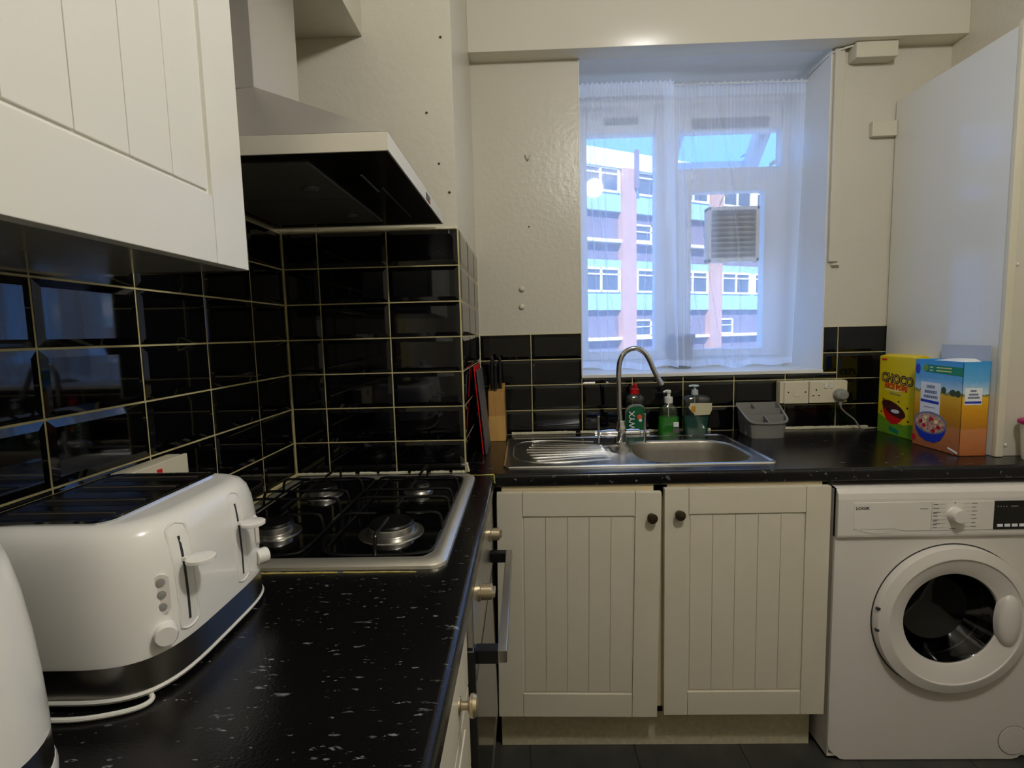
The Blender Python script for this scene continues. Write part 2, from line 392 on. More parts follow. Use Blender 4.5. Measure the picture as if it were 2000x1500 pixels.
X = Matrix.Translation((0, FY1+.01, 2.225)) @ Matrix.Rotation(math.radians(50), 4, 'X') @ Matrix.Translation((0, -FY0+.012, -2.255))
sash('top_vent', .70, 1.155, 1.99, 2.255, (.755, 1.095, 2.04, 2.21), X)
f = MB(); f.box(.70, 1.15, FY0+.0, FY1, 2.18, 2.275, .003); part('window_frame', f, 'pvc', win)
f = MB(); f.box(.76, 1.09, FY0-.018, FY0-.002, 2.19, 2.228, .003); f.box(.37, .52, FY0-.026, FY0-.012, 2.215, 2.24, .003); part('trickle_vent', f, 'vent', win)
f = MB(); f.box(.60, .612, FY0-.03, FY0-.012, 1.60, 1.72, .004); f.box(1.10, 1.112, FY0-.05, FY0-.0, 2.02, 2.035, .002); part('handle', f, 'pvc', win)
f = MB(); f.tube([(1.13, FY0+.03, 2.2), (1.12, FY0+.16, 2.17), (1.09, FY0+.28, 2.15)], .004, 6); part('stay', f, 'steel', win)

# ------------------------------------------------------------------ worktops
def bull(y0, y1, z0, z1, r=.012):   # front edge at y0, rounded
    p = [(y1, z0), (y1, z1)]
    for k in range(6): a = PI/2+PI/2*k/5; p.append((y0+r+r*math.cos(a), z1-r+r*math.sin(a)))
    for k in range(4): a = PI+PI/2*k/3; p.append((y0+.006+.006*math.cos(a), z0+.006+.006*math.sin(a)))
    return p
SK = (-.075, .765, 1.572, 2.02)
BO = (.362, .725, 1.605, 1.925)
wt = MB()
prof = bull(1.503, YW-.001, .862, .9)
# built round the sink cut-out: front strip, back strip, left and right pieces
wt.prism(bull(1.503, 1.60, .862, .9), XC+.088, XR, 'YZ')
for x0, x1 in ((XC+.088, -.06), (.75, XR)): wt.box(x0, x1, 1.60, 2.0, .862, .9)
wt.box(XC+.0015, XR, 2.0, YW-.001, .862, .9); wt.box(XC+.0015, XC+.088, 1.5035, 2.0, .862, .9)
solo('worktop', wt, 'worktop', (.7, 1.8, .862), 'black flecked laminate worktop running under the window, with the sink set in', 'worktop')
wt = MB(); b = bull(.0, .6, .862, .9)
wt.prism([(-.098-(y-.0), z) for y, z in b], -.6, 1.5015, 'XZ')
wt.box(XL+.001, XC, 1.5015, YC-.001, .862, .9)
wleft = solo('worktop', wt, 'worktop', (-.4, .6, .862), 'black flecked laminate worktop along the left wall, carrying the hob and toaster', 'worktop')
mb = MB(); bead(mb, (-.19, 1.503, .9), (-.1, 1.503, .9), .0022); bead(mb, (-.099, 1.503, .9), (-.0975, 1.5025, .875), .0024)
part('joint_sealant', mb, 'ycaulk', wleft)
mb = MB(); bead(mb, (-.62, .879, .9), (-.34, .879, .9), .0022); part('sealant_bead', mb, 'ycaulk', wleft)
mb = MB(); bead(mb, (-.33, .879, .9), (-.20, .879, .9), .0018); part('sealant_bead', mb, 'ycaulk', wleft)

# ------------------------------------------------------------------ cabinet doors
def door(parent, X, W, Ht, st, rt, rb, nb, m, th=.019):
    f = MB(X); g = .0008
    f.box(0, st-g, 0, Ht, -th, 0, .0016); f.box(W-st+g, W, 0, Ht, -th, 0, .0016)
    f.box(st, W-st, Ht-rt, Ht, -th, 0, .0016); f.box(st, W-st, 0, rb, -th, 0, .0016)
    f.box(st-.002, W-st+.002, rb-.002, Ht-rt+.002, -th, -.0062)
    d = part('door', f, m, parent)
    bw = (W-2*st-.008)/nb
    me = MB().box(0, bw-.0009, 0, Ht-rt-rb-.010, -.0068, -.0035, .0011, 2).mesh('board'); me.materials.append(M[m])
    for i in range(nb):
        o = bpy.data.objects.new('board', me); o.parent = d; wn_(o)
        o.matrix_basis = Matrix.Translation(-wloc(parent)) @ X @ Matrix.Translation((st+.005+i*bw, rb+.006, 0)); COL.objects.link(o)
    return d
def knob(parent, c, ax, m, r=.0155, l=.022, label=None):
    s = -1 if ax == 'Y' else 1
    pr = [(r*.75, 0), (r*.7, .002*s), (r*.4, .004*s), (r*.36, l*.45*s), (r*.95, l*.6*s), (r, l*.75*s), (r*.85, l*.92*s), (0.001, l*s)]
    return part('knob', MB().lathe(pr, c, ax, 18), m, parent, label)
# base unit under sink
bc = thing('base_cabinet', (.38, 1.8, 0), 'cream two-door base cabinet under the sink with grooved boards and dark knobs', 'cabinet')
f = MB(); f.box(-.096, .878, 1.511, 2.09, .145, .163); f.box(-.096, -.078, 1.511, 2.09, .145, .86); f.box(.86, .878, 1.511, 2.09, .145, .86); f.box(.37, .41, 1.511, 1.53, .145, .86); f.box(-.096, .878, 1.511, 1.527, .826, .8605); f.box(-.096, .878, 2.07, 2.09, .145, .86)
part('carcass', f, 'carc', bc)
ang = math.radians(-1.0)
X = basis((-.096, 1.49, .149), (1, 0, 0), (0, 0, 1), (0, -1, 0)); X = X @ Matrix.Translation((.0, .0, 0)) @ Matrix.Rotation(math.radians(.9), 4, 'Z') @ Matrix.Translation((-.008, 0, 0))
X = basis((-.104, 1.49, .146), (math.cos(ang*.6), 0, math.sin(ang*.6)), (-math.sin(ang), 0, math.cos(ang)), (0, -1, 0))
d = door(bc, X, .481, .702, .076, .071, .074, 5, 'door_c'); knob(d, (.359, 1.490, .769), 'Y', 'bronze')
X = basis((.398, 1.49, .149), (1, 0, 0), (-.008, 0, 1), (0, -1, 0))
X = basis((.397, 1.488, .149), (1, 0, 0), (0, 0, 1), (0, -1, 0))
d = door(bc, X, .478, .704, .071, .077, .074, 5, 'door_c'); knob(d, (.439, 1.488, .777), 'Y', 'bronze')
part('plinth', MB().box(-.10, .868, 1.552, 1.57, .0, .146, .001), 'plinth', bc)
# wall cabinet on the left
wcab = thing('wall_cabinet', (-.55, .5, 1.415), 'white wall cabinet with grooved board door high on the left wall', 'cabinet')
f = MB(); f.box(XL+.001, -.421, .268, .766, 1.433, 2.13); part('carcass', f, 'door_w', wcab)
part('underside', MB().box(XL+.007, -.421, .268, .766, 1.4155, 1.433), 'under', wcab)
X = basis((-.40, .268, 1.415), (0, 1, 0), (0, 0, 1), (1, 0, 0))
door(wcab, X, .499, .714, .078, .078, .087, 5, 'door_w')

# ------------------------------------------------------------------ oven and drawers under the left worktop
ov = thing('built_in_oven', (-.4, 1.2, .12), 'steel built-in oven under the hob with bar handle seen edge on', 'oven')
part('casing', MB().box(-.66, -.122, .897, 1.497, .12, .86), 'steel_d', ov)
part('control_panel', MB().box(-.122, -.104, .897, 1.497, .745, .858, .002), 'steel', ov)
d = part('oven_door', MB().box(-.122, -.106, .899, 1.495, .17, .738, .002), 'steel', ov)
part('door_glass', MB().box(-.106, -.1045, .915, 1.48, .25, .66, .0005), 'black_glass', d)
part('side_trim', MB().box(-.122, -.1035, .897, .915, .125, .735, .001), 'black_pl', ov)
h = part('handle', MB().box(-.064, -.046, .925, 1.385, .697, .722, .002), 'steel', ov)
for y in (.925, 1.36): part('bracket', MB().box(-.106, -.062, y, y+.025, .695, .722, .002), 'black_pl', h)
for y, z in ((1.005, .797), (1.325, .790)):
    k = part('knob', MB().lathe([(.019, 0), (.019, .004), (.0165, .006), (.016, .026), (.0145, .028), (.001, .028)], (-.104, y, z), 'X', 20), 'brass', ov)
    part('grip', MB().box(-.078, -.070, y-.016, y+.016, z-.005, z+.005, .002), 'brass', k)
part('kickboard', MB().box(-.17, -.15, .3, 1.497, 0, .12), 'plinth', ov)
du = thing('drawer_cabinet', (-.4, .6, .12), 'cream drawer cabinet under the left worktop nearest the camera, beside the oven', 'cabinet')
part('carcass', MB().box(-.66, -.135, .30, .893, .12, .86), 'carc', du)
zz = [.125, .37, .525, .68, .855]
for a, b in zip(zz, zz[1:]):
    f = MB(); f.box(-.135, -.116, .302, .89, a+.002, b-.002, .0025); f.box(-.118, -.1135, .37, .82, a+.03, b-.03, .002)
    d = part('drawer', f, 'door_c', du); knob(d, (-.1135, .75 if b > .8 else .76, {.855: .745}.get(b, (a+b)/2)), 'X', 'brass', .0175, .03)

# ------------------------------------------------------------------ hob
hb = thing('gas_hob', (-.4, 1.18, .9), 'stainless steel rimmed four burner gas hob set in the worktop', 'hob')
x0, x1, y0, y1 = -.672, -.150, .888, 1.486
rg = []
for ins, z, r in ((0, .9003, .03), (.001, .906, .03), (.008, .912, .028), (.018, .914, .026), (.03, .911, .026), (.036, .907, .028)): rg.append(rrect(x0+ins, x1-ins, y0+ins, y1-ins, r, z))
part('rim', MB().loft(rg, False, False), 'rim_steel', hb)
part('base_plate', MB().loft([rrect(x0+.034, x1-.034, y0+.034, y1-.034, .05, .9005), rrect(x0+.034, x1-.034, y0+.034, y1-.034, .05, .9075)], True, True), 'black_glass', hb)
burn = [(-.285, 1.045, .047), (-.285, 1.325, .027), (-.535, 1.315, .037), (-.535, 1.055, .037)]
for bx, by, r in burn:
    b = part('burner', MB().lathe([(r*1.42, .0076), (r*1.40, .0098), (r*1.2, .0105), (r*1.12, .013), (r*1.02, .0135), (r, .024), (r*.98, .0265), (.001, .0265)], (bx, by, .9), 'Z', 32), 'steel', hb)
    part('burner_cap', MB().lathe([(r*.92, .0266), (r*.95, .029), (r*.9, .0325), (r*.6, .0335), (.001, .0335)], (bx, by, .9), 'Z', 32), 'black_iron', b)
for k, xc in enumerate((-.285, -.535)):
    f = MB(); W = .105; z = .948; t = .0034
    yA, yB = .925, 1.452; ym = 1.185
    xa, xb = xc-W, xc+W
    # outer loop lying low, plus raised fingers
    f.tube([(xb, yA+.05, .912), (xb, ym, .912), (xb, yB-.05, .912), (xb-.02, yB-.008, .912), (xc, yB, .912), (xa+.02, yB-.008, .912), (xa, yB-.05, .912), (xa, ym, .912), (xa, yA+.05, .912), (xa+.02, yA+.008, .912), (xc, yA, .912), (xb-.02, yA+.008, .912)], t*.9, 8, True, closed=True)
    for yy in (1.155, 1.215):
        f.tube([(xa, yy, .912), (xa+.004, yy, .938), (xa+.016, yy, z), (xc-.02, yy, z), (xc+.02, yy, z), (xb-.016, yy, z), (xb-.004, yy, .938), (xb, yy, .912)], t, 8)
    f.tube([(xc, yA, .912), (xc, yA+.002, .938), (xc, yA+.014, z), (xc, 1.0, z), (xc, 1.02, z)], t, 8)
    f.tube([(xc, 1.155, z), (xc, 1.12, z), (xc, 1.085, z)], t, 8)
    f.tube([(xc, yB, .912), (xc, yB-.002, .938), (xc, yB-.014, z), (xc, 1.37, z), (xc, 1.345, z)], t, 8)
    f.tube([(xc, 1.215, z), (xc, 1.25, z), (xc, 1.29, z)], t, 8)
    for yb in (1.05, 1.32):
        for sg in (-1, 1): f.tube([(xc+sg*W, yb, .912), (xc+sg*(W-.003), yb, .938), (xc+sg*(W-.015), yb, z), (xc+sg*.05, yb, z), (xc+sg*.032, yb, z)], t, 8)
    for sx in (-1, 1):
        for yy in (yA+.03, yB-.03): f.lathe([(.005, .9076), (.005, .915)], (xc+sx*(W-.005), yy, 0), 'Z', 10)
    part('pan_support', f, 'black_iron', hb)

# ------------------------------------------------------------------ extractor hood
ho = thing('extractor_hood', (-.45, 1.195, 1.622), 'stainless steel chimney extractor hood mounted on the left wall over the hob', 'hood')
hx0, hx1, hy0, hy1 = XL+.006, -.219, .897, 1.49
f = MB(); f.box(hx1-.004, hx1, hy0, hy1, 1.622, 1.653, .001); f.box(hx0, hx1-.003, hy0, hy0+.004, 1.622, 1.653, .001); f.box(hx0, hx1-.003, hy1-.004, hy1, 1.622, 1.653, .001); f.box(hx0, hx0+.004, hy0, hy1, 1.622, 1.653)
part('lip', f, 'lipsteel', ho)
dx1, dy0, dy1 = -.528, 1.084, 1.306
A_ = (dx1, dy0, 1.817); B_ = (dx1, dy1, 1.817)
rings = [[(hx0, hy0, 1.653), (hx1, hy0, 1.653), (hx1, hy1, 1.653), (hx0, hy1, 1.653)], [(hx0, dy0, 1.817), A_, B_, (hx0, dy1, 1.817)]]
W0 = (hx0, hy0+.018, 1.653); W1 = (hx0, dy0+.016, 1.817); D_ = (-.42, hy0, 1.653); C_ = (hx1, hy0, 1.653)
f = MB(); f.quad(W0, D_, A_, W1); f.quad(D_, C_, A_); f.quad(C_, (hx1, hy1, 1.653), B_, A_); f.quad((hx1, hy1, 1.653), (hx0, hy1, 1.653), (hx0, dy1, 1.817), B_); f.quad(W1, A_, B_, (hx0, dy1, 1.817)); f.quad(W0, D_, (D_[0], D_[1], 1.652), (hx0, hy0, 1.652))
bmesh.ops.remove_doubles(f.bm, verts=f.bm.verts, dist=.0005); bmesh.ops.recalc_face_normals(f.bm, faces=f.bm.faces)
part('canopy', f, 'hoodsteel', ho, ang=1)
part('duct', MB().box(hx0, dx1, dy0, dy1, 1.815, 2.149, .003), 'hoodsteel', ho)
part('base_panel', MB().box(hx0+.004, hx1-.004, hy0+.004, hy1-.004, 1.6235, 1.630), 'hood_glass', ho)
for a, b in ((.94, 1.18), (1.185, 1.428)):
    fl = part('grease_filter', MB().box(hx0+.04, -.372, a, b, 1.6195, 1.6238, .001), 'filter', ho)
    part('latch', MB().lathe([(.017, 1.6195), (.017, 1.618), (.013, 1.6175), (.012, 1.6165), (.001, 1.6165)], (-.43, (a+b)/2+.03, 0), 'Z', 18), 'steel_d', fl)
    part('latch_pull', MB().box(-.445, -.415, (a+b)/2+.027, (a+b)/2+.033, 1.614, 1.617, .001), 'steel_d', fl)
f = MB(); f.box(-.308, -.304, 1.03, 1.15, 1.6225, 1.6236); f.box(-.290, -.289, 1.12, 1.40, 1.6230, 1.6236); part('control_slot', f, 'steel', ho)
part('badge', MB().box(hx1, hx1+.0012, 1.235, 1.285, 1.627, 1.643, .0004), 'black_pl', ho, 'small black badge on hood lip')
part('badge_stripe', MB().box(hx1+.001, hx1+.0018, 1.262, 1.28, 1.628, 1.634), 'red', ho, 'tiny red stripe on the badge')

# ------------------------------------------------------------------ sink and tap
sk = thing('sink', (.345, 1.8, .9), 'stainless steel sink with left drainer set in the worktop under the window', 'sink')
f = MB()
N = 6
def rr4(x0, x1, y0, y1, r, z): return rrect(x0, x1, y0, y1, r, z, N)
# rim (outer) with raised edge
rim = [rr4(*SK[:2], *SK[2:], .02, .9004), rr4(SK[0]+.002, SK[1]-.002, SK[2]+.002, SK[3]-.002, .02, .9045), rr4(SK[0]+.008, SK[1]-.008, SK[2]+.008, SK[3]-.008, .018, .9050), rr4(SK[0]+.013, SK[1]-.013, SK[2]+.013, SK[3]-.013, .016, .9018)]
f.loft(rim, False, False)
# top plate as bridge from rim to bowl hole: planar n-gon with hole made by triangle fill
b = bmesh.new()
def loop(P):
    vs = [b.verts.new(p) for p in P]; return [b.edges.new((vs[i], vs[(i+1) % len(vs)])) for i in range(len(vs))]
E_ = loop(rim[-1]); bowl0 = rr4(BO[0]-.006, BO[1]+.006, BO[2]-.006, BO[3]+.006, .1, .9018); E_ += loop(bowl0)
half0 = rrect(.287, .357, 1.73, 1.87, .034, .9018, N); E_ += loop(half0)
bmesh.ops.triangle_fill(b, use_beauty=True, edges=E_); f._add(b)
part('deck', f, 'sink', sk)
bo = [bowl0]
for ins, z, r in ((-.001, .900, .097), (.004, .893, .094), (.008, .86, .09), (.014, .79, .085), (.028, .762, .075), (.06, .752, .06), (.14, .750, .02)): bo.append(rr4(BO[0]+ins, BO[1]-ins, BO[2]+ins, BO[3]-ins, max(.012, r), z))
part('bowl', MB().loft(bo, False, True), 'bowl', sk)
part('half_bowl', MB().loft([half0, rrect(.290, .354, 1.735, 1.865, .031, .899, N), rrect(.302, .342, 1.76, 1.84, .018, .892, N)], False, True), 'sink', sk)
for i in range(8):
    t = i/7; yb = 1.655+t*.28; ya = 1.70+t*.17; zr = .9022
    x0_ = -.005+.05*abs(t-.5)*1.2
    part('drainer_ridge', MB().tube([(x0_, yb, zr-.0012), (x0_+.02, yb, zr), (.14, (ya+yb)/2, zr), (.255, ya, zr), (.275, ya, zr-.0012)], .0019, 8), 'sink', sk)
part('drainer_border', MB().tube([(.27, 1.66, .902), (.1, 1.635, .902), (.0, 1.64, .902), (-.04, 1.70, .902), (-.045, 1.80, .902), (-.04, 1.90, .902), (.0, 1.955, .902), (.1, 1.965, .902), (.25, 1.93, .902)], .0022, 8), 'sink', sk)
f = MB(); f.lathe([(.03, .7512), (.03, .7535), (.022, .7535), (.02, .7515), (.001, .7515)], ((BO[0]+BO[1])/2, 1.765, 0), 'Z', 20); part('waste', f, 'chrome', sk)
part('tap_mount_mark', MB().tube([(.40, 1.598, .9022), (.42, 1.592, .9024), (.44, 1.598, .9022)], .0014, 6), 'black_pl', sk)

tp = thing('mixer_tap', (.347, 1.90, .902), 'chrome swan neck mixer tap with two thin levers on the sink', 'tap')
part('body', MB().lathe([(.026, .9022), (.026, .906), (.0225, .909), (.0215, .935), (.0215, .955), (.019, .965), (.0165, .975), (.0165, .983), (.015, .986), (.001, .986)], (.347, 1.90, 0), 'Z', 24), 'chrome', tp)
part('crossbar', MB().lathe([(.001, .27), (.0135, .272), (.0145, .285), (.0165, .30), (.0165, .41), (.0145, .415), (.0115, .417), (.0115, .436), (.013, .438), (.013, .448), (.001, .449)], (0, 1.90, .9375), 'X', 20), 'chrome', tp)
part('crossbar_end', MB().lathe([(.001, .25), (.0115, .251), (.0115, .262), (.009, .264), (.009, .273)], (0, 1.90, .9375), 'X', 16), 'chrome', tp)
for x, zt in ((.2635, 1.007), (.431, 1.012)):
    part('lever', MB().lathe([(.004, .905), (.0045, .91), (.0038, .925), (.0055, .938), (.0042, .95), (.0040, zt-.02), (.0055, zt-.002), (.003, zt)], (x, 1.888, 0), 'Z', 12), 'chrome', tp)
sp = [(.345, 1.9, .975), (.342, 1.9, 1.03), (.340, 1.9, 1.10), (.340, 1.9, 1.165)]
sp += [(.345, 1.9, 1.205), (.360, 1.9, 1.233), (.385, 1.9, 1.247), (.410, 1.9, 1.247), (.433, 1.9, 1.232), (.450, 1.9, 1.207), (.466, 1.9, 1.17), (.490, 1.9, 1.12)]
part('spout', MB().tube(sp, .0095, 14), 'chrome', tp)
part('nozzle', MB().tube([(.487, 1.9, 1.127), (.494, 1.9, 1.113)], .0108, 14), 'chrome', tp)

# ------------------------------------------------------------------ bottles
def ell(cx, cy, a, b, z, n=28, p=2.6):
    out = []
    for i in range(n):
        t = 2*PI*i/n; c, s = math.cos(t), math.sin(t)
        out.append((cx+a*math.copysign(abs(c)**(2/p), c), cy+b*math.copysign(abs(s)**(2/p), s), z))
    return out
# washing-up liquid
bt = thing('dish_soap_bottle', (.432, 2.045, .9), 'clear washing up liquid bottle with red cap and green label behind the tap', 'bottle')
cx, cy = .431, 2.06
pr = [(.036, .022, .9005), (.039, .024, .91), (.040, .025, .95), (.038, .024, .99), (.036, .022, 1.01), (.040, .024, 1.035), (.041, .024, 1.045), (.036, .021, 1.054), (.018, .014, 1.064), (.014, .013, 1.066)]
part('bottle_body', MB().loft([ell(cx, cy, a, b, z) for a, b, z in pr]), 'bottle', bt)
part('detergent', MB().loft([ell(cx, cy, a*.95, b*.93, z+.002) for a, b, z in pr[:4]]), 'clear_liq', bt)
part('cap', MB().lathe([(.0165, 1.063), (.0175, 1.065), (.0172, 1.082), (.014, 1.084), (.011, 1.086), (.0095, 1.098), (.0075, 1.1), (.0065, 1.106), (.001, 1.106)], (cx, cy, 0), 'Z', 20), 'red', bt)
M['lab_green'] = mat('green_label', (8, 92, 56), .4); M['lab_silver'] = mat('silver_label', (150, 152, 150), .35, .3); M['orange'] = mat('orange_print', (222, 88, 40), .5)
def arcpanel(cx, cy, a, b, z0, z1, t0, t1, off, m, name, parent, top=0.):
    rows = []
    for j in range(9):
        z = z0+(z1-z0)*j/8; row = []
        for i in range(13):
            t = t0+(t1-t0)*i/12; c, s = math.cos(t), math.sin(t)
            zz = z - top*((i-6)/6)**2*(j/8)
            row.append((cx+(a+off)*math.copysign(abs(c)**(2/2.6), c), cy+(b+off)*math.copysign(abs(s)**(2/2.6), s), zz))
        rows.append(row)
    return part(name, MB().loft(rows, False, False, False), m, parent)
arcpanel(cx, cy, .0395, .0245, .905, 1.026, PI*1.06, PI*1.94, .0008, 'lab_silver', 'label_border', bt, .03)
lb = arcpanel(cx, cy, .0395, .0245, .908, 1.018, PI*1.16, PI*1.9, .0014, 'lab_green', 'label', bt, .03)
Xt = basis((cx-.016, cy-.0275, .962), (0, 0, 1), (-1, 0, 0), (0, -1, 0)); text('WYX', .031, 'white_ink', bt, Xt, 'lettering', .0004, bold=.0006)
part('splash_mark', MB().lathe([(.010, -.0004), (.010, .0004)], (cx+.013, cy-.0275, .975), 'Y', 16), 'orange', bt)
part('splash_mark', MB().lathe([(.0065, -.0006), (.0065, .0006)], (cx+.016, cy-.0275, .962), 'Y', 16), 'white_ink', bt)
# green hand soap
bt = thing('hand_soap_bottle', (.557, 2.03, .9), 'clear pump bottle half full of bright green soap with white pump', 'bottle')
cx, cy = .557, 2.035
pr = [(.041, .028, .9005), (.0435, .030, .906), (.0415, .029, .95), (.039, .027, .99), (.038, .026, 1.0), (.033, .024, 1.012), (.018, .017, 1.024), (.0145, .0145, 1.03)]
part('bottle_body', MB().loft([ell(cx, cy, a, b, z) for a, b, z in pr]), 'bottle', bt)
part('soap', MB().loft([ell(cx, cy, a*.95, b*.93, z+.002) for a, b, z in [pr[0], pr[1], pr[2], (.0405, .0285, .972)]]), 'green_liq', bt)
pm = part('pump', MB().lathe([(.0155, 1.028), (.0165, 1.03), (.016, 1.05), (.0145, 1.052), (.007, 1.053), (.0065, 1.066), (.009, 1.067), (.010, 1.074), (.006, 1.079), (.001, 1.079)], (cx, cy, 0), 'Z', 20), 'white_pl', bt)
part('nozzle', MB().tube([(cx, cy, 1.073), (cx-.012, cy, 1.074), (cx-.02, cy-.001, 1.069)], [.0055]*6+[.004]*8, 8), 'white_pl', pm)
part('dip_tube', MB().tube([(cx, cy, 1.03), (cx, cy, .91)], .002, 6), 'white_pl', bt)
part('label', MB().box(cx+.008, cx+.033, cy-.0315, cy-.0305, .915, .933), 'grey_txt', bt); part('label_mark', MB().box(cx+.011, cx+.031, cy-.0312, cy-.0302, .938, .957), 'white_ink', bt)
# oval pump bottle
bt = thing('hand_soap_bottle', (.662, 2.03, .9), 'wide oval pump bottle of teal soap with cream label and grey pump', 'bottle')
cx, cy = .662, 2.035
pr = [(.042, .024, .9005), (.046, .026, .905), (.050, .028, .95), (.056, .030, 1.0), (.060, .031, 1.025), (.060, .030, 1.038), (.052, .026, 1.05), (.035, .02, 1.057), (.014, .013, 1.059)]
part('bottle_body', MB().loft([ell(cx, cy, a, b, z) for a, b, z in pr]), 'bottle', bt)
part('soap', MB().loft([ell(cx, cy, a*.95, b*.92, z+.002) for a, b, z in [pr[0], pr[1], pr[2], (.053, .029, .974)]]), 'teal_liq', bt)
M['pale_label'] = mat('pale_label', (196, 190, 160), .5, var=.08, vscale=60); M['gold'] = mat('gold_print', (200, 140, 30), .4); M['pump_grey'] = mat('pale_pump', (176, 190, 190), .3)
f = MB(); f.loft([[(cx-.038, cy-.033, 1.012), (cx-.012, cy-.0345, .982), (cx+.042, cy-.0335, .984), (cx+.052, cy-.030, 1.0), (cx+.052, cy-.030, 1.028), (cx-.03, cy-.0335, 1.03)], [(p[0], p[1]-.0008, p[2]) for p in [(cx-.038, cy-.033, 1.012), (cx-.012, cy-.0345, .982), (cx+.042, cy-.0335, .984), (cx+.052, cy-.030, 1.0), (cx+.052, cy-.030, 1.028), (cx-.03, cy-.0335, 1.03)]]]); part('label', f, 'pale_label', bt)
part('label_mark', MB().box(cx-.028, cx-.012, cy-.0362, cy-.035, .995, 1.018), 'gold', bt)
pm = part('pump', MB().lathe([(.0125, 1.056), (.0132, 1.058), (.0125, 1.077), (.0055, 1.078), (.005, 1.087), (.009, 1.088), (.0165, 1.092), (.013, 1.0965), (.001, 1.097)], (cx-.004, cy, 0), 'Z', 20), 'pump_grey', bt)
part('nozzle', MB().tube([(cx-.004, cy, 1.092), (cx-.022, cy-.004, 1.093), (cx-.026, cy-.004, 1.09)], .0042, 8), 'pump_grey', pm)
part('dip_tube', MB().tube([(cx-.004, cy, 1.057), (cx-.004, cy, .91)], .002, 6), 'white_pl', bt)

# ------------------------------------------------------------------ caddy
cd = thing('sink_caddy', (.92, 2.0, .9), 'grey plastic sink caddy with five compartments beside the sink', 'caddy')
def cad(t, s, z):  # t 0..1 front to back, s -1..1
    y = 1.935+t*.15; xc = .90+.0*t; w_ = .0735+.012*t
    return Vector((xc+s*w_+(.0+.018*t), y, z))
def rimz(t): return .966+.05*t
X_ = lambda s, t: cad(t, s, rimz(t))
rimp = []
front = [(-1, .12), (-.93, .02), (-.75, -.045), (-.4, -.075), (0, -.085), (.4, -.075), (.75, -.045), (.93, .02), (1, .12)]
outline = front+[(1, .5), (.98, .9), (.9, 1.0), (0, 1.0), (-.9, 1.0), (-.98, .9), (-1, .5)]
top = [X_(s, t) for s, t in outline]
f = MB()
def sc(P, k, z=None, dz=0):
    c = sum(P, Vector())/len(P); return [Vector((c.x+(p.x-c.x)*k, c.y+(p.y-c.y)*k, (p.z+dz) if z is None else z)) for p in P]
f.loft([sc(top, .86, .9005), sc(top, .93, .945), sc(top, .96, None, -.006), sc(top, 1.03, None, -.006), sc(top, 1.03, None, 0), sc(top, .94, None, 0), sc(top, .93, None, -.012), sc(top, .84, .91)], True, True)
part('tub', f, 'grey_pl', cd)
f = MB()
def wallp(a, b, th=.0022):
    A = X_(*a); B = X_(*b); n = (B-A).cross(Vector((0, 0, 1))).normalized()*th
    f.loft([[A-n+Vector((0, 0, -.001)), A+n+Vector((0, 0, -.001)), Vector((A.x+n.x, A.y+n.y, .908)), Vector((A.x-n.x, A.y-n.y, .908))], [B-n+Vector((0, 0, -.001)), B+n+Vector((0, 0, -.001)), Vector((B.x+n.x, B.y+n.y, .908)), Vector((B.x-n.x, B.y-n.y, .908))]])
wallp((-.93, .34), (.93, .34)); wallp((-.93, .66), (.93, .66)); wallp((0, -.03), (-.05, .34)); wallp((-.2, .66), (-.25, .97))
part('divider', f, 'grey_pl', cd)
mb = MB(); 
pts = []
for k in range(26): pts.append((.915+.05*math.sin(k*1.7)+.01*math.sin(k*3.1), 2.018+.014*math.cos(k*2.3), .965+.012*math.sin(k*1.3)))
mb.tube(pts, .002, 5)
solo('wire_scourer', mb, 'steel_d', (.915, 2.012, .96), 'tangled grey wire scourer lying in the middle of the sink caddy', 'scourer')

# ------------------------------------------------------------------ knife block, boards
kb = thing('knife_block', (-.113, 2.0, .9), 'pale wooden knife block at the corner beside the sink', 'knife block')
f = MB(); pts = [(1.985, .9003), (2.10, .9003), (2.10, 1.115), (1.985, 1.083)]
f.prism([(1.985, .9003), (2.10, .9003), (2.10, .998), (1.985, .998)], -.145, -.081, 'YZ', .0015); part('block_base', f, 'wood', kb)
M['wood2'] = mat('darker_beech', (190, 145, 82), .45, var=.2, vscale=6, stretch=(14, 14, 1.2))
f = MB(); f.prism([(1.987, .9985), (2.098, .9985), (2.098, 1.115), (1.987, 1.09)], -.144, -.082, 'YZ', .0015); part('block_top', f, 'wood2', kb)
for i, (x, y, zt) in enumerate([(-.127, 2.005, 1.228), (-.098, 2.03, 1.222), (-.114, 2.0, 1.20), (-.126, 2.055, 1.215), (-.100, 2.065, 1.20)]):
    k = thing('kitchen_knife', (x, y, 1.0), ['black-handled knife, tallest and leftmost in the wooden block', 'black-handled knife at right front of the wooden block', 'short black-handled knife in front centre of the wooden block', 'black-handled knife at back left of the wooden block', 'black-handled knife at back right of the wooden block'][i], 'knife', 'knives standing in the wooden block')
    part('knife_handle', MB().loft([rrect(x-.006, x+.006, y-.009, y+.009, .004, 1.10), rrect(x-.0065, x+.0065, y-.010, y+.010, .004, 1.14), rrect(x-.0055, x+.0055, y-.008, y+.009, .004, 1.18), rrect(x-.0065, x+.0065, y-.011, y+.010, .004, zt-.008), rrect(x-.004, x+.004, y-.007, y+.007, .003, zt)]), 'black_pl', k)
    part('blade', MB().box(x-.0011, x+.0011, y-.008, y+.008, 1.0, 1.10), 'steel', k)
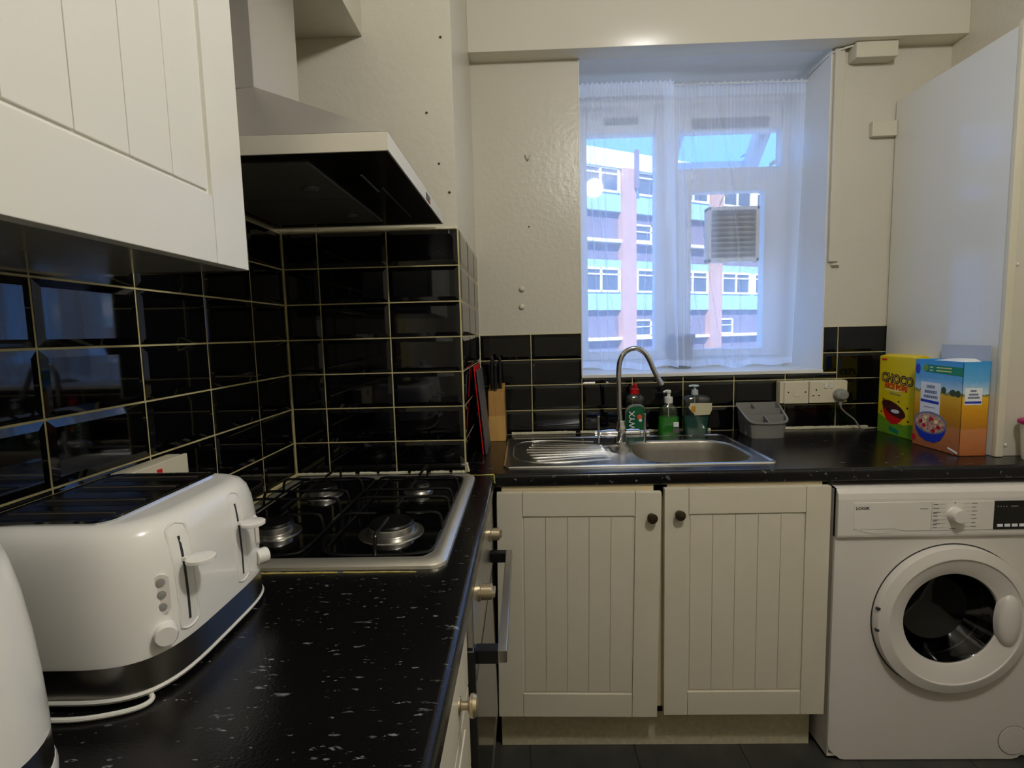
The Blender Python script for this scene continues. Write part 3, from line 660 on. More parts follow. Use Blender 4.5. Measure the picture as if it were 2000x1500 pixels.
# boards leaning against the chimney side
def lean(name, xb, xt, zt, th, m, lab, y0=1.762, y1=1.965):
    X = Matrix(((1, 0, (xt-xb)/(zt-.9), -(xt-xb)/(zt-.9)*.9), (0, 1, 0, 0), (0, 0, 1, 0), (0, 0, 0, 1)))
    me = MB(X).box(xb, xb+th, y0, y1, .9005, zt, .0015, 2); me2 = None
    return me
t1 = thing('chopping_board', (-.15, 1.86, .9), 'thin red board leaning against the tiled corner left of knife block', 'chopping board')
part('board_panel', lean('b', -.152, -.176, 1.205, .004, 'red', ''), 'red', t1)
M['dred'] = mat('dark_red_plastic', (120, 20, 30), .4)
t2 = thing('chopping_board', (-.14, 1.86, .9), 'thin slate grey board leaning in front of the red board', 'chopping board')
part('board_panel', lean('b', -.142, -.166, 1.19, .005, 'grey_b', '', 1.758, 1.96), 'grey_b', t2)

# ------------------------------------------------------------------ sockets
so = thing('fused_switch', (1.056, YW, 1.055), 'ivory fused spur switch to the left of the double socket under the window', 'switch')
part('back_box', MB().box(1.003, 1.111, YW-.042, YW-.006, 1.010, 1.098, .004), 'socket', so)
pl = part('face_plate', MB().box(1.017, 1.1105, YW-.050, YW-.0425, 1.010, 1.095, .002), 'socket', so)
part('fuse_holder', MB().box(1.053, 1.079, YW-.052, YW-.049, 1.037, 1.067, .0015), 'socket', pl)
for x in (1.032, 1.098): part('screw', MB().lathe([(.003, -.0515), (.003, -.049)], (x, YW, 1.055), 'Y', 10), 'soil', pl)
so = thing('double_socket', (1.187, YW, 1.055), 'ivory double power socket with a grey plug below the window', 'socket')
part('back_box', MB().box(1.1125, 1.262, YW-.042, YW-.006, 1.012, 1.098, .004), 'socket', so)
pl = part('face_plate', MB().box(1.1135, 1.26, YW-.050, YW-.0425, 1.011, 1.096, .002), 'socket', so)
for xc in (1.140, 1.228):
    for dx, dz, w_, h_ in ((0, .012, .002, .004), (-.011, -.01, .0035, .0018), (.011, -.01, .0035, .0018)):
        part('pin_hole', MB().box(xc+dx-w_, xc+dx+w_, YW-.0506, YW-.0498, 1.05+dz-h_, 1.05+dz+h_), 'soil', pl)
part('rocker', MB().box(1.170, 1.181, YW-.054, YW-.049, 1.068, 1.088, .001), 'white_pl', pl); part('rocker', MB().box(1.193, 1.204, YW-.054, YW-.049, 1.068, 1.088, .001), 'white_pl', pl)
pg = thing('power_plug', (1.228, YW-.07, 1.04), 'grey plug in the double socket with cable trailing down behind cereal', 'plug')
part('plug_body', MB().lathe([(.024, -.0505), (.0255, -.055), (.024, -.075), (.017, -.083), (.001, -.085)], (1.228, YW, 1.043), 'Y', 22, sx=1, sy=.92), 'plug', pg)
part('cable_boot', MB().tube([(1.228, YW-.062, 1.026), (1.228, YW-.062, 1.002)], [.0085, .006], 10, False), 'plug', pg)
part('cable', MB().tube([(1.228, YW-.062, 1.003), (1.234, YW-.06, .988), (1.262, YW-.05, .965), (1.295, YW-.045, .94), (1.315, YW-.045, .912), (1.33, YW-.05, .904), (1.35, YW-.04, .9035), (1.41, YW-.03, .9035)], .0032, 8), 'plug', pg)
# left wall socket behind the toaster
so = thing('wall_socket', (-.69, .9, 1.05), 'white double socket low on left wall behind the toaster', 'socket')
part('back_box', MB().box(XL+.006, XL+.036, .835, .98, 1.012, 1.098, .004), 'socket', so)
pl = part('face_plate', MB().box(XL+.0365, XL+.044, .833, .982, 1.010, 1.0985, .002), 'socket', so)
part('rocker', MB().box(XL+.044, XL+.048, .895, .905, 1.07, 1.088, .001), 'red', pl)

# ------------------------------------------------------------------ boxed-in cupboard at the right
bx = thing('boxed_cupboard', (1.53, 1.8, .9), 'tall white-sided boxed cupboard standing on the worktop right of window', 'cupboard')
part('side_panel', MB().box(1.43, 1.447, 1.612, 2.106, .9005, 2.150, .001), 'white_gloss', bx)
part('corner_trim', MB().box(1.428, 1.452, 1.597, 1.613, .9005, 2.163, .003), 'edge_cream', bx)
part('front_panel', MB().box(1.452, XR-.001, 1.612, 1.628, .9005, 2.163, .001), 'cream', bx)
part('top_panel', MB().box(1.447, XR-.001, 1.628, 2.106, 2.135, 2.150), 'cream', bx)
for z in (.935, 1.48, 2.145): part('screw', MB().lathe([(.001, 1.607), (.005, 1.6085), (.006, 1.6125)], (1.468, 0, z), 'Y', 12), 'white_pl', bx)
jb = solo('junction_box', MB().box(1.245, 1.398, 2.058, YW-.0005, 2.292, 2.349, .006), 'edge_cream', (1.32, 2.09, 2.32), 'cream painted junction box under the beam, right of window', 'junction box')
tk = thing('pipe_trunking', (1.21, YW, 1.95), 'cream painted vertical trunking on the right edge of the window', 'trunking')
part('channel', MB().box(1.193, 1.229, YW-.014, YW-.0005, 1.56, 2.349, .003), 'cream', tk)
part('end_clip', MB().box(1.205, 1.235, YW-.018, YW-.0005, 1.545, 1.553, .002), 'edge_cream', tk)
solo('latch_block', MB().box(1.335, 1.4275, YW-.022, YW-.0005, 2.022, 2.078, .003), 'edge_cream', (1.38, YW-.01, 2.05), 'small cream painted block on the wall touching the tall cupboard', 'block')
# curtain cable from junction box to reveal corner
solo('curtain_wire', MB().tube([(1.25, 2.08, 2.345), (1.205, 2.10, 2.34), (1.18, 2.13, 2.335), (1.175, 2.26, 2.328), (1.172, 2.385, 2.315)], .0035, 8), 'white_pl', (1.18, 2.3, 2.33), 'white cable crossing the top right corner of window recess', 'cable')
for x, z in ((-.006, 1.487), (-.008, 1.417)):
    part('screw_cap', MB().lathe([(.001, -.013), (.0055, -.012), (.010, -.006), (.013, -.0005)], (x, YW, z), 'Y', 16), 'edge_cream', wb)
hk = thing('picture_hook', (.028, YW, 1.99), 'small bent metal hook on the window wall left of window', 'hook')
f = MB(); 
for s in (-1, 1): f.tube([(.028+s*.010, YW-.0005, 2.003), (.028+s*.008, YW-.006, 1.998), (.028+s*.003, YW-.006, 1.985), (.028, YW-.003, 1.981)], .0015, 6)
part('hook_wire', f, 'steel_d', hk)
for x, z in ((-.232, 1.80), (-.215, 2.14), (-.205, 1.72), (-.262, 1.94)):
    part('screw_head', MB().lathe([(.001, -.002), (.0032, -.002), (.0038, -.0003)], (x, YC, z), 'Y', 8), 'bronze', wc)
part('screw_head', MB().lathe([(.001, -.002), (.0035, -.002), (.004, -.0003)], (.028, YW, 1.73), 'Y', 8), 'bronze', wb)

# ------------------------------------------------------------------ washing machine
wm = thing('washing_machine', (1.187, 1.78, 0), 'white front-loading washing machine under the right end of the worktop', 'washing machine')
f = MB(); f.box(.889, .893, 1.49, 2.06, .02, .846); f.box(1.482, 1.486, 1.49, 2.06, .02, .846); f.box(.889, 1.486, 1.49, 2.06, .842, .846); f.box(.889, 1.486, 2.056, 2.06, .02, .846); f.box(.889, 1.486, 1.49, 2.06, .012, .02)
part('casing', f, 'wm', wm)
DC = (1.225, .452)
outl = [(.889, .70), (.889, .05), (.893, .035), (.925, .006), (.94, .003), (1.435, .003), (1.45, .006), (1.482, .035), (1.486, .05), (1.486, .70)]
b = bmesh.new()
def loopb(P):
    vs = [b.verts.new(p) for p in P]; return [b.edges.new((vs[i], vs[(i+1) % len(vs)])) for i in range(len(vs))]
cir = [(DC[0]+.205*math.cos(2*PI*k/48), 1.4865, DC[1]+.205*math.sin(2*PI*k/48)) for k in range(48)]
ed = loopb([(x, 1.4865, z) for x, z in outl]); ed += loopb(cir); bmesh.ops.triangle_fill(b, use_beauty=True, edges=ed)
f = MB(); f._add(b)
f.loft([[(x, 1.4865, z) for x, z in outl], [(1.187+(x-1.187)*1.004, 1.4935, z) for x, z in outl]], False, False)
part('front_panel', f, 'wm', wm)
# fascia with rounded top
prf = [(1.50, .698), (1.484, .698), (1.4775, .703), (1.476, .71), (1.4765, .815), (1.479, .832), (1.488, .845), (1.50, .8485)]
part('fascia', MB().prism(prf, .889, 1.486, 'YZ', .0015), 'wm', wm)
f = MB(); f.prism([(.933, .7985), (.933, .728), (1.055, .728), (1.07, .722), (1.325, .722), (1.325, .806), (.933, .806)], 1.4745, 1.477, 'XZ', .0006); fp = part('control_panel', f, 'wm_panel', wm)
part('drawer_seam', MB().box(1.1505, 1.1512, 1.4742, 1.4748, .723, .8055), 'grey_txt', fp)
part('drawer_slit', MB().prism([(.95, .728), (1.055, .728), (1.045, .7255), (.96, .7255)], 1.4755, 1.4762, 'XZ'), 'rubber', fp)
part('finger_scoop', MB().prism([(.945+.11*k/12, .727-.014*math.sin(PI*k/12)) for k in range(13)], 1.4748, 1.4768, 'XZ', .0009), 'wm_panel', fp)
k = part('programme_dial', MB().lathe([(.0225, 1.4745), (.0225, 1.472), (.0205, 1.47), (.0195, 1.452), (.018, 1.4495), (.001, 1.4495)], (1.214, 0, .7685), 'Y', 32), 'wm_panel', wm)
text('LOGIK', .0115, 'dark_txt', fp, basis((.957, 1.4743, .7895), (1, 0, 0), (0, 0, 1), (0, -1, 0)), 'lettering', .0002, 1.15, bold=.0003)
part('model_print', MB().box(1.118, 1.14, 1.474, 1.4746, .785, .7868), 'grey_txt', fp)
f = MB()
for i in range(7):
    z = .797-.0113*i; f.box(1.155, 1.168+.003*(i % 3), 1.474, 1.4746, z, z+.0018); f.box(1.262, 1.277-.003*(i % 2), 1.474, 1.4746, z+.002, z+.0038)
    if i in (2, 4, 5): f.box(1.155, 1.166, 1.474, 1.4746, z-.0035, z-.0018)
f.box(1.203, 1.221, 1.474, 1.4746, .7258, .7275); f.box(1.213, 1.217, 1.474, 1.4746, .801, .8035)
part('programme_print', f, 'grey_txt', fp)['kind'] = 'stuff'
f = MB()
for i in range(7):
    z = .798-.0113*i; f.box(1.172, 1.19, 1.474, 1.4745, z, z+.0005); f.box(1.238, 1.258, 1.474, 1.4745, z+.002, z+.0025)
part('programme_lines', f, 'vent', fp)['kind'] = 'stuff'
dp = part('display', MB().box(1.325, 1.468, 1.4735, 1.477, .7225, .8055, .0006), 'black_glass', wm)
for i in range(6): part('display_button', MB().box(1.3345+i*.0205, 1.350+i*.0205, 1.4722, 1.474, .730, .7385, .0006), 'white_ink', dp)
f = MB(); 
for i in range(4): f.box(1.333+i*.008, 1.336+i*.008, 1.473, 1.4734, .789, .791)
f.box(1.37, 1.39, 1.473, 1.4734, .789, .791); part('display_print', f, 'vent', dp)
part('door_gap', MB().lathe([(.226, 1.4862), (.226, 1.4858), (.2, 1.4858)], (DC[0], 0, DC[1]), 'Y', 64, False), 'rubber', wm)
dr = part('door', MB().lathe([(.2225, 1.4855), (.2225, 1.470), (.2195, 1.463), (.194, 1.4555), (.190, 1.4558), (.1885, 1.459), (.160, 1.466), (.139, 1.4755), (.136, 1.483)], (DC[0], 0, DC[1]), 'Y', 64, False), 'wm', wm)
part('door_glass', MB().lathe([(.137, 1.480), (.135, 1.482), (.128, 1.50), (.10, 1.545), (.06, 1.56), (.001, 1.565)], (DC[0], 0, DC[1]), 'Y', 48, False), 'dglass', dr)
part('door_latch', MB().loft([[(1.379+a*math.cos(2*PI*k/20), y, .452+bb*math.sin(2*PI*k/20)) for k in range(20)] for a, bb, y in ((.034, .083, 1.478), (.033, .080, 1.464), (.028, .07, 1.456), (.018, .05, 1.451), (.006, .02, 1.449))], False, True), 'wm', dr)
f = MB(); f.box(DC[0]-.2235, DC[0]-.214, 1.462, 1.47, .49, .497); f.box(DC[0]-.2235, DC[0]-.214, 1.462, 1.47, .425, .432); part('hinge_slot', f, 'rubber', dr)
part('door_seal', MB().lathe([(.205, 1.487), (.19, 1.50), (.155, 1.52), (.150, 1.54), (.165, 1.55), (.17, 1.56)], (DC[0], 0, DC[1]), 'Y', 48, False), 'rubber', wm)
part('drum', MB().lathe([(.16, 1.555), (.235, 1.565), (.24, 1.60), (.24, 1.88), (.22, 1.90), (.08, 1.91), (.06, 1.89), (.001, 1.89)], (DC[0], 0, DC[1]), 'Y', 48, False), 'drum', wm)
part('drum_ring', MB().tube([(DC[0]+.158*math.cos(2*PI*k/24), 1.556, DC[1]+.158*math.sin(2*PI*k/24)) for k in range(24)], .003, 6, True, closed=True), 'steel', wm)
part('filter_cap', MB().lathe([(.045, 1.4863), (.045, 1.4848), (.0435, 1.484), (.001, 1.484)], (1.437, 0, .063), 'Y', 36), 'wm', wm)
part('filter_cap_gap', MB().lathe([(.0465, 1.4864), (.0465, 1.4858), (.044, 1.4858)], (1.437, 0, .063), 'Y', 36, False), 'grey_txt', wm)
f = MB(); 
for x in (.93, 1.44): f.lathe([(.02, .0), (.02, .012)], (x, 1.56, 0), 'Z', 12); f.lathe([(.02, 0), (.02, .012)], (x, 2.0, 0), 'Z', 12)
part('foot', f, 'rubber', wm)

# ------------------------------------------------------------------ cereal boxes
def U(x): return basis(x, (0, -1, 0), (0, 0, 1), (-1, 0, 0))
def flat(poly, x, th=.0004):   # polygon in (u, z) on a face looking to -X; u = -y
    return MB().prism([(-u, z) for u, z in poly], x-th, x, 'YZ')
def oval(u, z, a, b_, t0=0, t1=2*PI, n=22): return [(u+a*math.cos(t0+(t1-t0)*k/n), z+b_*math.sin(t0+(t1-t0)*k/n)) for k in range(n+(0 if abs(t1-t0-2*PI) < .01 else 1))]
M['yellow'] = mat('yellow_card', (232, 206, 16), .42); M['leaf'] = mat('green_card_print', (112, 166, 34), .45, var=.2, vscale=30)
M['choc'] = mat('chocolate_print', (84, 30, 26), .5, c2=(40, 14, 16), vscale=120); M['dkchoc'] = mat('dark_choc_letter', (72, 34, 12), .5); M['rletter'] = mat('red_letter', (214, 62, 20), .5)
M['blue'] = mat('blue_print', (28, 52, 170), .45); M['greenband'] = mat('green_band', (14, 132, 104), .5); M['slate'] = mat('slate_print', (110, 124, 150), .6)
M['muesli'] = mat('muesli_print', (150, 66, 60), .5, c2=(226, 200, 170), vscale=110); M['rasp'] = mat('raspberry_print', (186, 26, 44), .5); M['banana'] = mat('banana_print', (238, 220, 160), .5); M['ltyellow'] = mat('lemon_highlight', (246, 232, 120), .5)
cb1 = thing('cereal_box', (1.395, 1.95, .9), 'yellow chocolate rice cereal box with red bowl, standing nearest the window', 'cereal box')
part('carton', MB().prism([(1.366, .9003), (1.424, .9003), (1.424, 1.185), (1.40, 1.20), (1.366, 1.192)], 1.856, 2.04, 'XZ', .0008), 'yellow', cb1)
F = 1.366
def pr1(n, poly, m, off=0.): part(n, flat(poly, F-off), m, cb1)
y = -2.04
pr1('print_green', [(-2.039, .901), (-1.857, .901), (-1.857, .955), (-1.90, .945), (-1.96, .95), (-2.0, .958), (-2.039, .972)], 'leaf')
pr1('print_bowl', [(-2.017, 1.018), (-2.010, .985), (-1.992, .955), (-1.965, .94), (-1.935, .944), (-1.908, .965), (-1.893, .985), (-1.95, .998)], 'red', .0004)
pr1('print_choc', [(-1.955+.062*math.cos(t)*1-.004*math.sin(t), .998+.026*math.sin(t)-.016*math.cos(t)) for t in [2*PI*k/22 for k in range(22)]], 'choc', .0008)
pr1('print_milk', oval(-1.945, .99, .022, .007), 'white_ink', .0012)
for u, z in ((-1.93, 1.028), (-2.01, 1.03), (-1.885, 1.01), (-1.88, .962), (-2.02, .98)): pr1('print_crumb', oval(u, z, .005, .0035, n=8), 'choc', .0004)
pr1('print_gloss', oval(-1.955, 1.068, .05, .006), 'ltyellow', .0003)
text('CHOCO', .044, 'dkchoc', cb1, U((F-.001, 1.944, 1.108)) @ Matrix.Rotation(-.07, 4, 'Z'), 'lettering', .0005, .98, bold=.0028)
text('CHOCO', .044, 'ltyellow', cb1, U((F-.0016, 1.944, 1.108)) @ Matrix.Rotation(-.07, 4, 'Z'), 'lettering_fill', .0003, .98, bold=-.0013)
text('RICE POPS', .028, 'rletter', cb1, U((F-.001, 1.947, 1.079)) @ Matrix.Rotation(-.07, 4, 'Z'), 'lettering', .0004, .9, bold=.0011)
pr1('print_mark', [(-2.028, 1.176), (-2.0, 1.176), (-2.0, 1.184), (-2.028, 1.184)], 'rletter', .0004)
pr1('print_line', [(-1.98, 1.055), (-1.92, 1.05), (-1.92, 1.053), (-1.98, 1.058)], 'slate', .0006)
pr1('print_panel', [(-1.975, .915), (-1.925, .905), (-1.925, .923), (-1.975, .933)], 'greenband', .0004)
# oat cereal box with field picture
g = mat('field_picture', (200, 150, 40), .45); n = g.node_tree; L = n.links.new; bs = n.nodes['Principled BSDF']
tc = n.nodes.new('ShaderNodeTexCoord'); spx = n.nodes.new('ShaderNodeSeparateXYZ'); L(tc.outputs['Object'], spx.inputs[0])
nz = n.nodes.new('ShaderNodeTexNoise'); nz.inputs['Scale'].default_value = 90; L(tc.outputs['Object'], nz.inputs[0])
mm = n.nodes.new('ShaderNodeMath'); mm.operation = 'MULTIPLY_ADD'; L(nz.outputs[0], mm.inputs[0]); mm.inputs[1].default_value = .02; L(spx.outputs[2], mm.inputs[2])
dv = n.nodes.new('ShaderNodeMath'); dv.operation = 'DIVIDE'; L(mm.outputs[0], dv.inputs[0]); dv.inputs[1].default_value = .305
cr = n.nodes.new('ShaderNodeValToRGB'); L(dv.outputs[0], cr.inputs[0]); L(cr.outputs[0], bs.inputs['Base Color'])
els = [(.0, (168, 96, 50)), (.30, (192, 124, 76)), (.325, (176, 116, 20)), (.50, (206, 146, 14)), (.63, (226, 178, 40)), (.655, (86, 104, 60)), (.67, (196, 218, 232)), (.80, (96, 172, 226)), (1., (52, 150, 218))]
cr.color_ramp.elements[0].position = els[0][0]; cr.color_ramp.elements[0].color = lin(els[0][1]); cr.color_ramp.elements[1].position = 1; cr.color_ramp.elements[1].color = lin(els[-1][1])
for p, c in els[1:-1]: e_ = cr.color_ramp.elements.new(p); e_.color = lin(c)
M['field'] = g
cb2 = thing('cereal_box', (1.376, 1.713, .9), 'blue and gold oat cereal box with blue bowl picture and open top flap', 'cereal box')
f = MB(); f.box(1.334, 1.335, 1.617, 1.812, .9003, 1.192); f.box(1.4145, 1.4155, 1.617, 1.812, .9003, 1.192); f.box(1.334, 1.4155, 1.617, 1.618, .9003, 1.192); f.box(1.334, 1.4155, 1.811, 1.812, .9003, 1.192); f.box(1.334, 1.4155, 1.617, 1.812, .9003, .9015)
part('carton', f, 'field', cb2)
part('top_flap', MB().box(1.4150, 1.4160, 1.621, 1.808, 1.190, 1.24), 'cardboard', cb2)
part('inner_bag', MB().loft([[(1.337, 1.64, 1.1), (1.337, 1.79, 1.1), (1.412, 1.79, 1.1), (1.412, 1.64, 1.1)], [(1.350, 1.64, 1.186), (1.350, 1.79, 1.186), (1.408, 1.79, 1.190), (1.408, 1.64, 1.190)], [(1.372, 1.65, 1.199), (1.372, 1.70, 1.199), (1.396, 1.70, 1.199), (1.396, 1.65, 1.199)]], False, True), 'white_ink', cb2)
F2 = 1.334
def pr2(n_, poly, m_, off=0.): part(n_, flat(poly, F2-off), m_, cb2)
pr2('print_badge', oval(-1.800, 1.160, .0105, .0175), 'blue', .0002)
pr2('print_band', [(-1.768, 1.177), (-1.618, 1.174), (-1.618, 1.147), (-1.768, 1.152)], 'greenband', .0002)
pr2('print_leaf', oval(-1.765, 1.165, .011, .010), 'leaf', .0005)
for z in (1.157, 1.167): pr2('print_band_line', [(-1.748, z), (-1.735, z), (-1.735, z+.003), (-1.748, z+.003)], 'white_ink', .0006); pr2('print_band_line', [(-1.72, z), (-1.66, z), (-1.66, z+.003), (-1.72, z+.003)], 'ltyellow', .0006)
pr2('print_label', [(-1.783, 1.0), (-1.70, .99), (-1.70, 1.118), (-1.783, 1.118)], 'white_ink', .0002)
rg2 = random.Random(4)
def marks(fn, u0, u1, z, h_):
    u = u0
    while u < u1:
        w_ = rg2.uniform(.003, .008); fn('print_mark', [(u, z-h_/2), (u+w_, z-h_/2), (u+w_, z+h_/2), (u, z+h_/2)], 'slate', .0006); u += w_+.0018
marks(pr2, -1.758, -1.727, 1.104, .010); marks(pr2, -1.765, -1.718, 1.087, .010); marks(pr2, -1.768, -1.712, 1.071, .009)
pr2('print_stripe', [(-1.781, 1.052), (-1.704, 1.049), (-1.704, 1.058), (-1.781, 1.061)], 'blue', .0006)
pr2('print_line', [(-1.765, 1.035), (-1.72, 1.035), (-1.72, 1.037), (-1.765, 1.037)], 'slate', .0006)
M['tree'] = mat('dark_tree_print', (62, 78, 44), .6)
for u, a, z in ((-1.688, .010, 1.098), (-1.652, .012, 1.093), (-1.632, .010, 1.092)): pr2('print_tree', oval(u, z, a, .011, n=12), 'tree', .0001)
pr2('print_bowl', [(-1.803, .985), (-1.797, .955), (-1.778, .933), (-1.75, .922), (-1.715, .922), (-1.69, .935), (-1.674, .96), (-1.668, .985)], 'blue', .0008)
pr2('print_bowl_rim', oval(-1.736, .985, .0685, .037), 'slate', .001)
pr2('print_muesli', oval(-1.736, .984, .062, .031), 'muesli', .0014)
for u, z, m_ in ((-1.775, .985, 'rasp'), (-1.76, .973, 'rasp'), (-1.70, .975, 'rasp'), (-1.72, .96, 'rasp'), (-1.73, .999, 'rasp'), (-1.755, 1.0, 'banana'), (-1.765, .985, 'banana'), (-1.71, .992, 'banana')): pr2('print_fruit', oval(u, z, .009, .007, n=10), m_, .0018)
pr2('print_fruit', oval(-1.805, .925, .010, .012, n=10), 'rasp', .0006)
pr2('print_strip', [(-1.66, .915), (-1.622, .905), (-1.622, .911), (-1.66, .921)], 'white_ink', .0006)
def endp(n_, x0, x1, z0, z1, m_, off=0.): part(n_, MB().box(x0, x1, 1.6166-off, 1.617-off, z0, z1), m_, cb2)
endp('print_end_label', 1.342, 1.394, 1.06, 1.112, 'white_ink', .0001)
for z, xa, xb in ((1.103, 1.358, 1.376), (1.092, 1.354, 1.382), (1.082, 1.351, 1.386)): endp('print_end_mark', xa, xb, z-.003, z+.003, 'slate', .0005)
endp('print_end_stripe', 1.343, 1.392, 1.064, 1.071, 'blue', .0005)

cu = thing('plastic_cup', (1.512, 1.552, .9), 'white plastic cup with magenta rim at the far right edge of worktop', 'cup')
part('cup_body', MB().lathe([(.030, .9004), (.032, .903), (.040, 1.008), (.038, 1.008), (.030, .906), (.001, .905)], (1.506, 1.553, 0), 'Z', 28), 'white_pl', cu)
M['magenta'] = mat('magenta_plastic', (176, 24, 110), .4)
part('rim', MB().lathe([(.040, 1.0085), (.045, 1.010), (.046, 1.018), (.043, 1.022), (.001, 1.020)], (1.506, 1.553, 0), 'Z', 28), 'magenta', cu)

# ------------------------------------------------------------------ toaster
ts = thing('toaster', (-.56, .69, .9), 'white four-slot toaster with chrome band on the left worktop', 'toaster')
TC = (-.558, .690)
def tring(a, b_, z, p=4.2, n=64): return ell(TC[0], TC[1], a, b_, z, n, p)
M['toast_w'] = mat('toaster_white', (234, 232, 226), .22, coat=.4)
M['toast_band'] = mat('toaster_band', (150, 146, 140), .2, 1.)
M['toast_top'] = mat('smoked_chrome', (70, 72, 74), .22, 1.)
part('base', MB().loft([tring(.128, .143, .9035), tring(.1345, .1495, .906), tring(.1365, .1515, .9095), tring(.1355, .1505, .9125)]), 'toast_w', ts)
part('band', MB().loft([tring(.1347, .1497, .9126), tring(.1335, .1487, .9485)], False, False), 'toast_band', ts)
part('shell', MB().loft([tring(.1342, .1492, .9486), tring(.1345, .1495, .952), tring(.1345, .149, 1.0), tring(.133, .147, 1.04), tring(.130, .143, 1.07), tring(.1255, .1375, 1.088), tring(.119, .130, 1.098), tring(.110, .121, 1.1025), tring(.10, .112, 1.1035)]), 'toast_w', ts)
SR = (-.665, -.492, .578, .806)
part('top_rim', MB().loft([rrect(SR[0], SR[1], SR[2], SR[3], .02, 1.1030), rrect(SR[0], SR[1], SR[2], SR[3], .02, 1.1058), rrect(SR[0]+.005, SR[1]-.005, SR[2]+.005, SR[3]-.005, .017, 1.1068), rrect(SR[0]+.007, SR[1]-.007, SR[2]+.007, SR[3]-.007, .016, 1.1052)]), 'chrome', ts)
tpn = part('top_plate', MB().loft([rrect(SR[0]+.006, SR[1]-.006, SR[2]+.006, SR[3]-.006, .016, 1.1050), rrect(SR[0]+.006, SR[1]-.006, SR[2]+.006, SR[3]-.006, .016, 1.1056)]), 'toast_top', ts)
for yc in (.610, .661, .722, .773):
    part('bread_slot', MB().loft([rrect(SR[0]+.018, SR[1]-.016, yc-.0155, yc+.0155, .006, 1.1054), rrect(SR[0]+.018, SR[1]-.016, yc-.0155, yc+.0155, .006, 1.1059)]), 'black_pl', tpn)
    part('slot_guard', MB().tube([(SR[0]+.02, yc+.004, 1.1062), (SR[1]-.018, yc+.004, 1.1062)], .0009, 6, False), 'brass', tpn)
def surf(y_, z_, off=0.):
    import bisect
    tab = [(.948, .1342, .1492), (1.0, .1345, .149), (1.04, .133, .147), (1.07, .130, .143), (1.088, .1255, .1375), (1.098, .119, .130)]
    for (za, a1, b1), (zb_, a2, b2) in zip(tab, tab[1:]):
        if z_ <= zb_ or zb_ == 1.098:
            t = max(0, (z_-za)/(zb_-za)); a = a1+(a2-a1)*t; bq = b1+(b2-b1)*t; break
    q = min(.999, abs((y_-TC[1])/bq)); return (TC[0]+a*(1-q**4.2)**(1/4.2)+off, y_, z_)
for yc in (.612, .733):
    z0_, z1_ = .960, 1.092
    f = MB(); w_ = .0145
    P2 = [surf(yc+w_, z0_+.012), surf(yc+w_, (z0_+z1_)/2), surf(yc+w_, z1_-.012), surf(yc+w_*.7, z1_-.003), surf(yc, z1_), surf(yc-w_*.7, z1_-.003), surf(yc-w_, z1_-.012), surf(yc-w_, (z0_+z1_)/2), surf(yc-w_, z0_+.012), surf(yc-w_*.7, z0_+.003), surf(yc, z0_), surf(yc+w_*.7, z0_+.003)]
    f.tube(P2, .0016, 8, True, closed=True); lv = part('lever_track', f, 'toast_w', ts)
    f = MB(); Q = [surf(yc, z0_+.010+k*(z1_-z0_-.026)/6, .0006) for k in range(7)]; f.loft([[(q[0]-.002, q[1]-.0018, q[2]), (q[0], q[1]-.0018, q[2]), (q[0], q[1]+.0018, q[2]), (q[0]-.002, q[1]+.0018, q[2])] for q in Q]); part('lever_gap', f, 'rubber', lv)
    f = MB(); c = surf(yc, 1.048)
    f.box(c[0]-.004, c[0]+.012, yc-.003, yc+.003, 1.0445, 1.0495, .001)
    f.lathe([(.012, 1.0435), (.0145, 1.045), (.0145, 1.049), (.012, 1.0505), (.001, 1.051)], (c[0]+.022, yc, 0), 'Z', 24, sx=1.15, sy=1.2)
    part('lever', f, 'toast_w', ts)
for yc, zc in ((.579, 1.018), (.786, 1.016)):
    c = surf(yc, zc); nrm = Vector((1, -1.25 if yc < .69 else 1.25, .0)).normalized(); tv = nrm.cross(Vector((0, 0, 1)))*-1
    Xb = basis(c, tv, (0, 0, 1), tv.cross(Vector((0, 0, 1))))
    fz = MB(Xb); fz.loft([[(x, y_, z_) for x, y_, _ in rrect(-.0085, .0085, -.024, .024, .008, 0)] for z_ in (-.004, .0012)]); bp = part('button_panel', fz, 'wm_panel', ts)
    for k in (-.015, 0, .015): fz = MB(Xb); fz.lathe([(.0048, .0010), (.0048, .0022), (.001, .0026)], (0, k, 0), 'Z', 14); part('button', fz, 'grey_pl' if k == 99 else 'vent', bp)
    c = surf(yc, .972); Xb = basis(c, tv, (0, 0, 1), tv.cross(Vector((0, 0, 1))))
    fz = MB(Xb); fz.lathe([(.0125, -.003), (.0125, .012), (.011, .0145), (.001, .0145)], (0, 0, 0), 'Z', 24); part('browning_dial', fz, 'toast_w', ts)
f = MB()
for x in (-.64, -.48):
    for yq in (.59, .79): f.lathe([(.01, .9003), (.01, .906)], (x, yq, 0), 'Z', 10)
part('foot', f, 'rubber', ts)
part('cord', MB().tube([(-.668, .62, .9035), (-.672, .56, .9035), (-.63, .532, .9035), (-.56, .524, .9035), (-.50, .524, .9035), (-.452, .538, .9035), (-.44, .555, .9035), (-.46, .57, .9035), (-.50, .575, .9035)], .003, 8), 'white_pl', ts)

